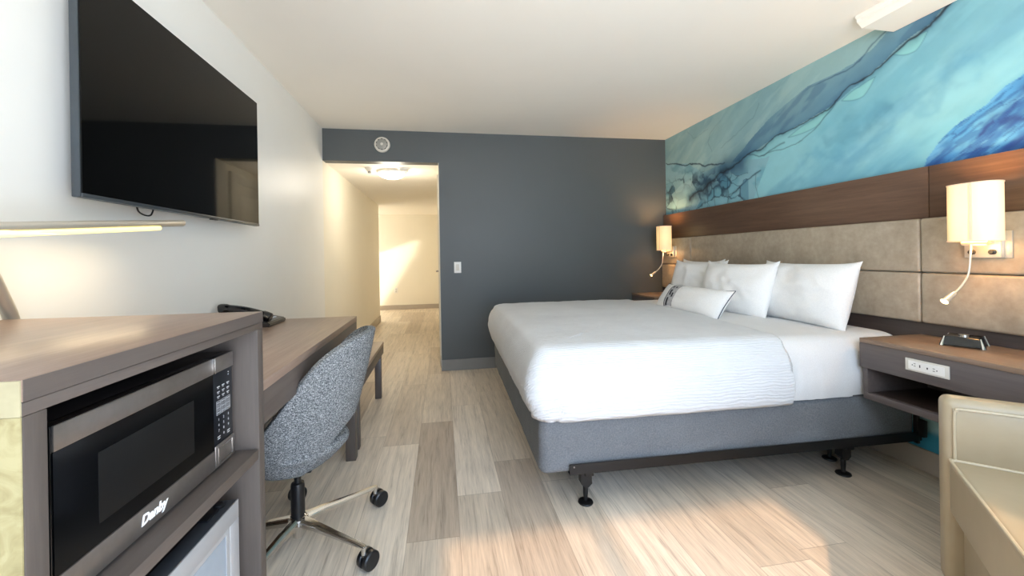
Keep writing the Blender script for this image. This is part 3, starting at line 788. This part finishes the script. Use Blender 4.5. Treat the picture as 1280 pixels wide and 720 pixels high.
# ------------------------------------------------------------------ desk
DX, DY1, DZ = -.508, 2.546, .826
desk = thing('desk', 'long brown laminate desk with deep apron against the left wall', 'desk', (-.82, 1.9, 0))
obj('desktop', boxes((WL+.002, DX, 1.21, DY1, DZ-.03, DZ), bev=.0015), M['wood_lit_top'], desk, world=True)
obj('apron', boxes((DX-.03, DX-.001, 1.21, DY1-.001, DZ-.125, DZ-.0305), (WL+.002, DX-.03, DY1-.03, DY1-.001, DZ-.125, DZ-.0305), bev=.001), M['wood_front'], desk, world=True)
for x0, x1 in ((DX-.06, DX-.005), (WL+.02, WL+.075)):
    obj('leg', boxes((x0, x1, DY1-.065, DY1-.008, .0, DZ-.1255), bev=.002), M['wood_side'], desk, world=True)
# luggage bench past the desk
bn = thing('luggage_bench', 'low brown luggage bench beyond the far end of the desk', 'bench', (-.82, 3.1, 0))
obj('bench_top', boxes((WL+.02, -.505, 2.60, 3.60, .435, .461), bev=.0015), M['wood_lit_top'], bn, world=True)
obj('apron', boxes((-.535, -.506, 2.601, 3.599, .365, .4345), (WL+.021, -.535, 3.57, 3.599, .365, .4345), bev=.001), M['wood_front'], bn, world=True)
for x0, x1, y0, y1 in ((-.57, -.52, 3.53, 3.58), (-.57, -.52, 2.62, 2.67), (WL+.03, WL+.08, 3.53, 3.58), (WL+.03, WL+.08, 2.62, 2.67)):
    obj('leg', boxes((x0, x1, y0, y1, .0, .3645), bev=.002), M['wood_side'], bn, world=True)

# ------------------------------------------------------------------ appliance cabinet (local: +y along the wall, front at x=0)
TH = .03; CX0, CY0 = -.502, .585
cab = thing('appliance_cabinet', 'tall open brown cabinet holding a microwave and a mini fridge', 'cabinet', (CX0, CY0, 0), (0, 0, -TH))
CL, CD, CT, SH = .62, .60, 1.030, .672
obj('top_panel', box(-CD, 0, 0, CL, CT-.028, CT, bev=.0015), M['wood_lit_top'], cab)
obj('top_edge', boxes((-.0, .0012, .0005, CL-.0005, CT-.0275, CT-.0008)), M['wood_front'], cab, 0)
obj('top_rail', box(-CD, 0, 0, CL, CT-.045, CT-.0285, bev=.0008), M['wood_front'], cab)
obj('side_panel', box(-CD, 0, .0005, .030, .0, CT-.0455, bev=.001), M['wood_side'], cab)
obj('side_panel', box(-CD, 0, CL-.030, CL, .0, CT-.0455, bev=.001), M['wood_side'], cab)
obj('side_facing', box(-CD, -.001, -.002, -.0002, .0, CT-.0455), M['cream_side'], cab)
obj('edge_facing', box(-CD, -.001, -.002, -.0002, CT-.045, CT-.0015), M['pale_laminate'], cab)
obj('shelf', box(-CD+.01, -.001, .0305, CL-.0305, SH-.026, SH, bev=.0008), M['wood_front'], cab)
obj('back_panel', box(-CD, -CD+.008, .0305, CL-.0305, .02, CT-.046), M['wood_side'], cab)
obj('bottom_panel', box(-CD+.01, -.001, .0305, CL-.0305, .03, .05), M['wood_front'], cab)

# microwave
mw = thing('microwave', 'black and stainless microwave oven on the shelf of the cabinet', 'microwave', (CX0, CY0, SH), (0, 0, -TH))
MX, MY0, MY1, MH, MZ = -.045, .085, .555, .272, .010
obj('casing', box(-.42, MX-.022, MY0, MY1, MZ, MH-.004, bev=.004), M['black_plastic'], mw)
for fx_ in (-.38, -.09):
    for fy_ in (MY0+.04, MY1-.04): obj('foot', lathe([(.012, 0), (.012, MZ)], 12, c=(fx_, fy_, 0)), M['dark_rubber'], mw)
DV = MY1-.082    # divider between door and control panel
dr = obj('door', box(MX-.0215, MX-.001, MY0, DV-.002, MZ, MH-.003, bev=.002), M['black_gloss'], mw)
obj('top_trim', box(MX-.001, MX+.003, MY0+.002, DV-.002, MH-.040, MH-.003, bev=.0015), M['brushed'], dr)
obj('bottom_trim', box(MX-.001, MX+.003, MY0+.002, DV-.002, MZ, MZ+.044, bev=.0015), M['brushed'], dr)
obj('window_glass', box(MX-.001, MX+.0012, MY0+.002, DV-.003, MZ+.045, MH-.041), M['microwave_glass'], dr, 0)
# perforated screen behind the glass
t = NT('perforated_screen'); v = t.coord('Object', (1, 1, 1)); sp_ = t.new('ShaderNodeSeparateXYZ'); t.t.links.new(v, sp_.inputs[0])
a = t.math('SINE', t.math('MULTIPLY', sp_.outputs[1], 1400.)); b = t.math('SINE', t.math('MULTIPLY', sp_.outputs[2], 1400.))
t.color(t.ramp(t.math('MULTIPLY', a, b), [(.3, lin(5, 6, 8)), (.7, lin(12, 15, 17))])); t.set(Roughness=.3)
M['perf'] = t.m
obj('mesh_screen', box(MX+.0012, MX+.0016, MY0+.075, DV-.075, MZ+.075, MH-.075), M['perf'], dr, 0)
cp = obj('control_panel', box(MX-.0215, MX-.0005, DV, MY1, MZ, MH-.003, bev=.002), M['panel_black'], mw)
obj('panel_trim', box(MX-.0005, MX+.0035, DV, MY1-.001, MH-.040, MH-.003, bev=.0015), M['brushed'], cp)
obj('chrome_divider', box(MX-.0005, MX+.0045, DV, DV+.004, MH-.040, MH-.003, bev=.001), M['chrome'], cp)
ob = obj('open_button', box(MX-.0005, MX+.0035, DV, MY1-.001, MZ, MZ+.052, bev=.002), M['brushed'], cp)
obj('button_rim', boxes((MX+.0035, MX+.0045, DV+.010, DV+.013, MZ+.008, MZ+.044), (MX+.0035, MX+.0045, MY1-.013, MY1-.010, MZ+.008, MZ+.044), (MX+.0035, MX+.004, DV+.013, MY1-.013, MZ+.042, MZ+.044), (MX+.0035, MX+.004, DV+.013, MY1-.013, MZ+.008, MZ+.010)), M['chrome'], ob)
XP = MX-.0003
bm = bmesh.new()
cw = .0205
for c_ in range(3):
    yc = DV+.020+c_*cw
    for r_, zc in enumerate((.196, .184, .173)):
        add_box(bm, XP, XP+.0006, yc-.005, yc+.005, zc-.0012, zc+.0012)
        add_box(bm, XP, XP+.0006, yc-.003, yc+.002, zc-.0042, zc-.0030)
    for r_, zc in enumerate((.116, .104, .092)):
        pass
keys = obj('key_labels', bm, M['marking_grey'], cp, 0)
for c_ in range(3):
    yc = DV+.020+c_*cw
    for r_ in range(3):
        zc = .158-.0115*r_
        bm = boxes((XP, XP+.0006, yc-.008, yc+.008, zc+.0042, zc+.0048), (XP, XP+.0006, yc-.008, yc+.008, zc-.0048, zc-.0042), (XP, XP+.0006, yc-.008, yc-.0074, zc-.0048, zc+.0048), (XP, XP+.0006, yc+.0074, yc+.008, zc-.0048, zc+.0048), (XP, XP+.0006, yc-.005, yc+.005, zc-.001, zc+.0012))
        obj('preset_key', bm, M['marking_grey'], cp, 0)
MT = Matrix(((0, 0, 1), (1, 0, 0), (0, 1, 0))).to_4x4()      # text x -> +y, text y -> +z, normal -> +x
for k, ch in enumerate('1234567890'):
    r_, c_ = (k//3, k % 3) if k < 9 else (3, 1)
    b_ = text_bm(ch, .0085, extrude=.0002); xf(b_, Matrix.Translation((XP+.0004, DV+.020+c_*cw, .118-.013*r_)) @ MT)
    obj('number_key', b_, M['marking_grey'], cp, 0)
for yc in (DV+.020, DV+.061):
    obj('side_key', boxes((XP, XP+.0006, yc-.006, yc+.006, .077, .079), (XP, XP+.0006, yc-.005, yc+.005, .072, .074)), M['marking_grey'], cp, 0)
obj('clock_dots', boxes((XP, XP+.0006, DV+.062, DV+.065, .220, .222), (XP, XP+.0006, DV+.062, DV+.065, .214, .216)), M['marking_grey'], cp, 0)
b_ = text_bm('Danby', .025, .25, .0004, .0008); xf(b_, Matrix.Translation((MX+.0036, .275, MZ+.023)) @ MT)
obj('brand_lettering', b_, M['logo_white'], dr, 0)

# mini fridge
fg = thing('mini_fridge', 'small silver-fronted mini fridge in the bottom of the cabinet', 'fridge', (CX0, CY0, .05), (0, 0, -TH))
FX, F0, F1, FZ = -.030, .065, .545, .520
obj('body', box(-.50, FX-.045, F0, F1, .0, FZ-.006, bev=.004), M['black_plastic'], fg)
fd = obj('fridge_door', box(FX-.043, FX-.004, F0, F1, .012, FZ, bev=.003), M['fridge_edge'], fg)
obj('door_frame', boxes((FX-.004, FX, F0, F1, FZ-.045, FZ), (FX-.004, FX, F0, F1, .012, .05), (FX-.004, FX, F0, F0+.045, .05, FZ-.045), (FX-.004, FX, F1-.040, F1, .05, FZ-.045), bev=.0012), M['fridge_silver'], fd)
obj('inner_rim', boxes((FX-.004, FX-.001, F1-.055, F1-.0405, .05, FZ-.0455), (FX-.004, FX-.001, F0+.0455, F1-.055, FZ-.055, FZ-.0455)), M['fridge_silver'], fd)
t = NT('fridge_glass'); t.color(lin(176, 188, 202)); t.set(Roughness=.12, Metallic=.35)  # pale blue tint is the reflection of bright curtains put into the colour
M['fridge_reflect_tint'] = t.m
obj('glass_panel', box(FX-.004, FX-.0025, F0+.046, F1-.0555, .05, FZ-.0555), M['fridge_reflect_tint'], fd, 0)
bm = lathe([(.0001, .0), (.030, .0), (.030, .002), (.0001, .002)], 32, sx=1., sy=.45)
xf(bm, Matrix.Translation((FX-.0024, F1-.105, FZ-.16)) @ Matrix.Rotation(PI/2, 4, 'Z') @ Matrix.Rotation(PI/2, 4, 'X'))
bd = obj('badge', bm, M['black_plastic'], fd)
bm = lathe([(.0001, .0), (.026, .0), (.026, .0026), (.0001, .0026)], 32, sx=1., sy=.40)
xf(bm, Matrix.Translation((FX-.0022, F1-.105, FZ-.16)) @ Matrix.Rotation(PI/2, 4, 'Z') @ Matrix.Rotation(PI/2, 4, 'X'))
obj('badge_face', bm, M['fridge_silver'], bd)
b_ = text_bm('Danby', .014, .25, .0002, .0003); xf(b_, Matrix.Translation((FX+.0008, F1-.105, FZ-.16)) @ MT)
obj('brand_lettering', b_, M['black_plastic'], bd, 0)
bm = lathe([(.012, 0), (.012, .006), (.008, .009), (.001, .009)], 16, c=(FX-.03, F1-.03, FZ)); add_box(bm, FX-.045, FX-.022, F1-.09, F1-.025, FZ, FZ+.004, bev=.001)
obj('hinge', bm, M['black_plastic'], fg)

# ------------------------------------------------------------------ desk lamp
lp = thing('desk_lamp', 'slim metal desk lamp with a long lit bar above the cabinet', 'lamp', (-1.09, 1.285, DZ))
obj('base', lathe([(.05, 0), (.05, .008), (.046, .012), (.012, .014)], 32), M['nickel'], lp)
E0 = Vector((-1.075, 1.23, 1.243)) ; 
elbow = Vector((-.985, .93, 1.236)); tip = Vector((-.965, 1.735, 1.313))
obj('pole', tube([(-1.10, 1.285, DZ+.01), (-1.103, 1.268, 1.0), (-1.098, 1.25, 1.045), (-1.043, 1.15, 1.138), (-.985, .94, 1.232)], .015, 16), M['nickel'], lp, world=True)
obj('light_bar', tube([elbow, elbow+(tip-elbow)*.02, tip-(tip-elbow)*.01, tip], [.006, .0125, .0125, .008], 16), M['nickel'], lp, world=True)
dn = Vector((.004, 0, -.015)); a = elbow+(tip-elbow)*.06+dn; b = tip-(tip-elbow)*.17+dn
obj('led_strip', tube([a, b], .008, 10), M['led'], lp, world=True)
li = bpy.data.lights.new('led_light', 'AREA'); li.shape = 'RECTANGLE'; li.size = .62; li.size_y = .012; li.energy = 1.5; li.color = (1., .78, .5)
lo = bpy.data.objects.new('led_light', li); col.objects.link(lo); lo.location = (a+b)/2+Vector((0, 0, -.012)); lo.rotation_euler = (0, 0, PI/2)

# ------------------------------------------------------------------ phone
ph = thing('desk_phone', 'black corded desk phone on the desk against the left wall', 'phone', (-.995, 2.36, DZ), (0, 0, 0))
ph.scale = (1.08, 1.1, 1.25)
bm = prism([(-.11, .0), (.115, .0), (.118, .008), (.11, .018), (-.06, .052), (-.10, .055), (-.113, .045)], -.10, .10)
bmesh.ops.bevel(bm, geom=list(bm.edges), offset=.004, segments=2, affect='EDGES'); obj('base', bm, M['black_plastic'], ph)
sl_ = math.atan2(-.034, .17)
def on_slope(u, y, s): return (u, y, .045+(-.034/.17)*(u+.03)+s)
hs = obj('handset', tube(smooth_path([on_slope(-.112, -.065, .014), on_slope(-.09, -.065, .020), on_slope(0, -.065, .026), on_slope(.085, -.065, .020), on_slope(.108, -.065, .014)]), [.016]*3+[.021]*7+[.0185]*13+[.021]*7+[.016]*3, 12), M['black_gloss'], ph)
hs.data.transform(Matrix.Translation((0, -.065, 0)) @ Matrix.Scale(1.2, 4, (0, 1, 0)) @ Matrix.Translation((0, .065, 0)))
for r_ in range(4):
    for c_ in range(3):
        p = on_slope(.02+.02*r_, .0+.026*c_, -.001)
        obj('key', box(p[0]-.006, p[0]+.006, p[1]-.009, p[1]+.009, p[2]-.004, p[2]+.005, bev=.0015), M['marking_grey'], ph)
obj('display', box(-.055, -.01, -.01, .075, .046, .0555, bev=.001), M['grey_plastic'], ph)

# ------------------------------------------------------------------ television
TX, TY0, TY1, TZ0, TZ1 = -1.06, 1.420, 2.618, 1.366, 2.090
tv = thing('television', 'large black flat-screen television mounted on the left wall', 'television', (WL, 2.0, 1.70))
obj('back_shell', boxes((TX-.028, TX-.004, TY0, TY1, TZ0, TZ1), bev=.003), M['tv_edge'], tv, world=True)
obj('rear_housing', boxes((TX-.055, TX-.028, TY0+.18, TY1-.18, TZ0+.05, TZ1-.15), bev=.008), M['black_plastic'], tv, world=True)
obj('wall_bracket', boxes((WL+.0005, TX-.055, 1.85, 2.2, 1.6, 1.9)), M['black_metal'], tv, world=True)
obj('screen', boxes((TX-.0038, TX+.0, TY0+.003, TY1-.003, TZ0+.012, TZ1-.003)), M['screen'], tv, 0, world=True)
obj('bottom_bezel', boxes((TX-.0038, TX+.002, TY0+.001, TY1-.001, TZ0, TZ0+.0118), bev=.001), M['tv_edge'], tv, world=True)
obj('sensor', boxes((TX-.012, TX+.004, 2.12, 2.17, TZ0-.006, TZ0+.0), bev=.001), M['black_plastic'], tv, world=True)
bm = add_tube(bmesh.new(), smooth_path([(-1.10, 1.70, 1.40), (-1.11, 1.73, 1.355), (-1.09, 1.76, 1.345), (-1.10, 1.80, 1.40)]), .003, 6)
obj('cable', bm, M['cord'], tv, world=True)

# ------------------------------------------------------------------ swivel chair
CC = Vector((-.597, 1.79, 0))
ch = thing('swivel_chair', 'blue-grey tweed swivel chair with chrome star base at the desk', 'chair', CC, (0, 0, .0))
ZB = .335
def rim(a):       # a in degrees from the back direction (+x)
    A = abs(a)
    A = min(A, 180.)
    aa = [0, 16, 30, 46, 60, 74, 90, 106, 122, 180]
    zz = [.870, .870, .862, .835, .785, .695, .590, .520, .475, .445]
    rr = [.312, .312, .310, .302, .288, .272, .260, .252, .246, .235]
    k = np.linspace(max(-180, A-10), min(180, A+10), 9)
    return float(np.interp(abs(k), aa, zz).mean()), float(np.interp(abs(k), aa, rr).mean())
def shell_pt(a, s, dr=0.):
    z1, r1 = rim(a); z = ZB+(z1-ZB)*s
    rb = .115; e = .54+.0*abs(a); R_ = rb+(r1-rb)*(s**e)+dr
    return Vector((R_*math.cos(math.radians(a)), R_*math.sin(math.radians(a)), z))
NA = 73
def shell(u, v):
    a = -132+264*u
    s0 = 0.
    if abs(a) < 62: s0 = .36*math.cos(math.radians(abs(a)/62*90))**.8
    s = s0+(1-s0)*v
    return shell_pt(a, s)
bm = grid_bm(shell, NA, 26)
sh_ = obj('backrest', bm, M['tweed'], ch, 80)
so = sh_.modifiers.new('s', 'SOLIDIFY'); so.thickness = .032; so.offset = -1
bv = sh_.modifiers.new('b', 'BEVEL'); bv.width = .011; bv.segments = 3; bv.limit_method = 'ANGLE'; bv.angle_limit = .9
ss = sh_.modifiers.new('ss', 'SUBSURF'); ss.levels = 1; ss.render_levels = 1
# bowl and cushion of the seat
def bowl(u, v):
    a = -180+360*u
    prof = [(0., .0), (.08, -.002), (.11, .008), (.14, .03), (.172, .06), (.198, .09), (.202, .108), (.190, .122), (.15, .13), (.08, .134), (0., .134)]
    k = v*(len(prof)-1); i = min(int(k), len(prof)-2); f = k-i
    r = prof[i][0]*(1-f)+prof[i+1][0]*f; z = prof[i][1]*(1-f)+prof[i+1][1]*f
    fr = 1-.12*abs(math.sin(math.radians(a)))
    return Vector((r*fr*math.cos(math.radians(a)), r*math.sin(math.radians(a)), ZB-.004+z))
bm = grid_bm(bowl, 60, 41, True); bmesh.ops.remove_doubles(bm, verts=bm.verts, dist=.0004)
obj('seat', bm, M['tweed'], ch, 80)
bm = lathe([(.03, .332), (.03, .31), (.014, .308), (.014, .28)], 24); add_box(bm, -.07, .07, -.06, .06, .322, .334, bev=.004)
obj('seat_plate', bm, M['black_metal'], ch)
bm = lathe([(.013, .32), (.013, .262), (.024, .26), (.026, .25), (.026, .125), (.026, .12), (.026, .10)], 24)
obj('gas_lift', bm, M['black_plastic'], ch)
obj('hub', lathe([(.026, .128), (.038, .122), (.040, .10), (.030, .085), (.022, .06), (.020, .045), (.001, .045)], 28), M['chrome'], ch)
RAD = .345
for k in range(5):
    a = math.radians(39+72*k)
    arm = thing_arm = bmesh.new()
    sec = [(.025, .122, .022, .030), (.10, .118, .017, .026), (.20, .108, .014, .020), (RAD-.012, .096, .011, .014), (RAD+.008, .092, .009, .008)]
    rings = []
    for r_, z, hw, hh in sec:
        rings.append([arm.verts.new((r_, hw*cx, z+hh/2*cz-hh/2+.004)) for cx, cz in ((-1, -1), (1, -1), (1, .3), (.55, 1), (-.55, 1), (-1, .3))])
    for A_, B_ in zip(rings, rings[1:]):
        for q in range(6): arm.faces.new((A_[q], A_[(q+1) % 6], B_[(q+1) % 6], B_[q]))
    arm.faces.new(rings[0][::-1]); arm.faces.new(rings[-1])
    bmesh.ops.bevel(arm, geom=list(arm.edges), offset=.002, segments=2, affect='EDGES')
    add_tube(arm, [(RAD, 0, .092), (RAD, 0, .058)], .010, 12)
    xf(arm, Matrix.Rotation(a, 4, 'Z'))
    leg = obj('star_leg', arm, M['chrome'], ch)
    sw = math.radians(random.choice([-60, -35, 50, 120]))
    sw = math.radians(42+[0, 14, -25, 20, 6][k])-a
    c = Vector((RAD*math.cos(a), RAD*math.sin(a), 0))
    bm = bmesh.new()
    for sgn in (-1, 1):
        q = lathe([(.012, 0), (.031, 0), (.035, .003), (.035, .018), (.030, .022), (.006, .023)], 24)
        xf(q, Matrix.Translation((.018, sgn*.005, .035)) @ Matrix.Rotation(-sgn*PI/2, 4, 'X'))
        me = bpy.data.meshes.new('t'); q.to_mesh(me); q.free(); bm.from_mesh(me); bpy.data.meshes.remove(me)
    add_tube(bm, [(0, 0, .064), (.004, 0, .045), (.018, 0, .035)], [.011, .010, .006], 10)
    add_box(bm, .0, .036, -.005, .005, .03, .062, bev=.002)
    xf(bm, Matrix.Translation(c) @ Matrix.Rotation(a+sw, 4, 'Z'))
    obj('caster', bm, M['black_plastic'], leg)

# ------------------------------------------------------------------ armchair (local x: from the front corner inward along the arm's side, see below)
AC = (1.681, 1.12, 0); AA = math.atan2(-.725, -.69)      # local +x runs along the front edge away from the arm, local +y is the way it faces
ac = thing('armchair', 'cream leather club armchair with piped seams in the bottom right corner', 'armchair', AC, (0, 0, AA))
# local frame: +x along the front edge, depth runs to +y or -y: pick the side away from the camera's left
def L_(x, d): return (x, d)
SD = 1      # seat depth direction
W2, DP = .78, .62
obj('seat_base', box(.0, W2, .03, DP, .02, .30, bev=.006, seg=3), M['cream_leather'], ac)
bm = box(.001, W2-.001, -.004, DP-.10, .275, .458, bev=.018, seg=5)
obj('seat_cushion', bm, M['cream_leather'], ac, 50)
obj('piping', tube(smooth_path([(.006, DP-.12, .456), (.004, .3, .456), (.004, .03, .457), (.012, .006, .457), (.03, .0, .457), (.3, -.001, .458), (W2-.02, 0, .457)]), .0048, 8), M['cream_piping'], ac)
for xa, xb in ((-.085, -.002), (W2+.002, W2+.085)):
    arm_o = obj('arm', box(xa, xb, -.012, DP+.08, .02, .662, bev=.026, seg=5), M['cream_leather'], ac, 50)
    xi = xb if xa < 0 else xa; sg = 1 if xa < 0 else -1
    obj('arm_panel', box(min(xi, xi+sg*.004), max(xi, xi+sg*.004), .008, DP-.02, .46, .63, bev=.0018), M['cream_leather'], ac)
    obj('piping', tube(smooth_path([(xi+sg*.005, .012, .46), (xi+sg*.005, .012, .60), (xi+sg*.005, .018, .625), (xi+sg*.005, .045, .632), (xi+sg*.005, .3, .634), (xi+sg*.005, DP-.03, .634)]), .0042, 8), M['cream_piping'], ac)
obj('backrest', box(-.0, W2, DP-.10, DP+.075, .04, .70, bev=.03, seg=5), M['cream_leather'], ac, 50)
for fx_, fy_ in ((-.04, .03), (W2+.04, .03), (-.04, DP+.03), (W2+.04, DP+.03)):
    obj('foot', lathe([(.016, 0), (.02, .022)], 14, c=(fx_, fy_, 0)), M['black_plastic'], ac)

# ------------------------------------------------------------------ small fittings
sw = thing('light_switch', 'white rocker light switch on the dark wall beside the doorway', 'light switch', (.15, YB, 1.0))
obj('plate', box(-.036, .036, -.006, -.0005, 0, .114, bev=.002), M['white_plastic'], sw)
obj('rocker', box(-.016, .016, -.010, -.006, .024, .090, bev=.002), M['offwhite_plastic'], sw)
al = thing('wall_alarm', 'round white alarm with vents high on the dark wall over the doorway', 'alarm', (-.578, YB, 2.297))
Mx = Matrix.Rotation(PI/2, 4, 'X')
obj('base', xf(lathe([(.076, .0005), (.076, .022), (.070, .03), (.060, .034)], 40), Mx), M['offwhite_plastic'], al)
obj('cap', xf(lathe([(.056, .034), (.052, .040), (.030, .046), (.001, .047)], 40), Mx), M['grey_plastic'], al)
for k in range(10):
    a = 2*PI*k/10; q = box(-.008, .008, -.0415, -.037, -.003, .003); xf(q, Matrix.Rotation(a, 4, 'Y') @ Matrix.Translation((0, 0, .053)))
    obj('vent_slot', q, M['black_plastic'], al, 0)
obj('button', xf(lathe([(.014, .046), (.013, .050), (.001, .051)], 20), Mx), M['offwhite_plastic'], al)

cl = thing('ceiling_light', 'lit round dome light on the hall ceiling', 'ceiling light', (-.545, 4.72, HD))
obj('rim', lathe([(.155, -.0005), (.158, -.012), (.154, -.026), (.146, -.028)], 48), M['offwhite_plastic'], cl)
obj('diffuser', lathe([(.148, -.024), (.138, -.045), (.11, -.066), (.07, -.080), (.03, -.086), (.001, -.087)], 48), M['diffuser'], cl)
sk = thing('sprinkler', 'small cone-shaped sprinkler head on the hall ceiling left of the dome light', 'sprinkler', (-.755, 4.56, HD))
obj('cup', lathe([(.05, .0), (.05, -.008), (.032, -.032), (.024, -.040)], 28), M['offwhite_plastic'], sk)
obj('nozzle', lathe([(.018, -.040), (.020, -.052), (.016, -.058), (.001, -.058)], 20), M['grey_plastic'], sk)
sd = thing('smoke_detector', 'small white box detector on the hall ceiling right of the dome light', 'smoke detector', (-.40, 4.56, HD))
obj('base', box(-.06, .06, -.04, .04, -.012, -.0005, bev=.003), M['white_plastic'], sd)
obj('housing', box(-.045, .045, -.03, .03, -.036, -.0125, bev=.006, seg=3), M['offwhite_plastic'], sd)
ol = thing('wall_outlet', 'white wall outlet low on the far sunlit wall', 'outlet', (-1.046, YF, .37))
obj('plate', box(-.038, .038, -.006, -.0005, 0, .12, bev=.002), M['white_plastic'], ol)
obj('socket', boxes((-.017, .017, -.0085, -.006, .018, .05), (-.017, .017, -.0085, -.006, .07, .102), bev=.001), M['offwhite_plastic'], ol)

# ------------------------------------------------------------------ lights
sc = bpy.context.scene
w = bpy.data.worlds.new('sky'); sc.world = w; w.use_nodes = True
bg = w.node_tree.nodes['Background']; bg.inputs[1].default_value = 1.
nt = w.node_tree; tc = nt.nodes.new('ShaderNodeTexCoord'); sx_ = nt.nodes.new('ShaderNodeSeparateXYZ'); nt.links.new(tc.outputs['Generated'], sx_.inputs[0])
rp = nt.nodes.new('ShaderNodeValToRGB'); mp = nt.nodes.new('ShaderNodeMath'); mp.operation = 'MULTIPLY_ADD'; mp.inputs[1].default_value = .5; mp.inputs[2].default_value = .5
nt.links.new(sx_.outputs[2], mp.inputs[0]); nt.links.new(mp.outputs[0], rp.inputs[0]); nt.links.new(rp.outputs[0], bg.inputs[0])
# bright ground fill added below the horizon for the ceiling, soft blue sky above it
GROUND_FILL, SKY = (10.8, 11.5, 12.5, 1), (4.7, 6.0, 7.9, 1)
rp.color_ramp.elements[0].position = .47; rp.color_ramp.elements[0].color = GROUND_FILL
rp.color_ramp.elements[1].position = .52; rp.color_ramp.elements[1].color = SKY
po = bpy.data.lights.new('window_portal', 'AREA'); po.shape = 'RECTANGLE'; po.size = WX1-WX0; po.size_y = WZ; po.cycles.is_portal = True
o = bpy.data.objects.new('window_portal', po); col.objects.link(o); o.location = ((WX0+WX1)/2, YN-.02, WZ/2); o.rotation_euler = (PI/2, 0, 0)
su = bpy.data.lights.new('sun', 'SUN'); su.energy = 2.7; su.color = (1., .60, .32); su.angle = math.radians(1.6)
o = bpy.data.objects.new('sun', su); col.objects.link(o)
el = math.radians(42.8); d = Vector((.04, 1, -math.tan(el))).normalized(); o.rotation_euler = d.to_track_quat('-Z', 'Y').to_euler()
fs = bpy.data.lights.new('far_window_sun', 'SPOT'); fs.energy = 12000; fs.color = (1., .94, .80); fs.shadow_soft_size = .06; fs.spot_size = math.radians(40)
o = bpy.data.objects.new('far_window_sun', fs); col.objects.link(o); o.location = SUNP
d = Vector((-1.0, YF, .8))-SUNP; o.rotation_euler = d.to_track_quat('-Z', 'Y').to_euler()
# ceiling lamp of the hall, plus fill added in the far room
hl = bpy.data.lights.new('hall_light', 'POINT'); hl.energy = 10.5; hl.color = (1., .90, .74); hl.shadow_soft_size = .12
o = bpy.data.objects.new('hall_light', hl); col.objects.link(o); o.location = (-.545, 4.72, HD-.16)
h2 = bpy.data.lights.new('far_room_fill', 'POINT'); h2.energy = 24; h2.color = (1., .95, .84); h2.shadow_soft_size = .2
o = bpy.data.objects.new('far_room_fill', h2); col.objects.link(o); o.location = (-2.0, 8.7, 1.2)

# ------------------------------------------------------------------ camera
cd = bpy.data.cameras.new('camera'); cam = bpy.data.objects.new('camera', cd); col.objects.link(cam); sc.camera = cam
cd.sensor_fit = 'HORIZONTAL'; cd.sensor_width = 36; cd.lens = FPX*36/1280; cd.shift_y = (320.1-360)/1280; cd.clip_start = .02
cam.matrix_world = Matrix(((RR.x, UU.x, -FF.x, 0), (RR.y, UU.y, -FF.y, 0), (RR.z, UU.z, -FF.z, CAM_H), (0, 0, 0, 1)))
sc.view_settings.view_transform = 'Standard'; sc.view_settings.look = 'None'
sc.view_settings.exposure = .16; sc.view_settings.gamma = 1.; sc.view_settings.use_curve_mapping = False
sc.cycles.max_bounces = 12; sc.cycles.diffuse_bounces = 8
sc.cycles.use_denoising = True; sc.cycles.sample_clamp_indirect = 6.
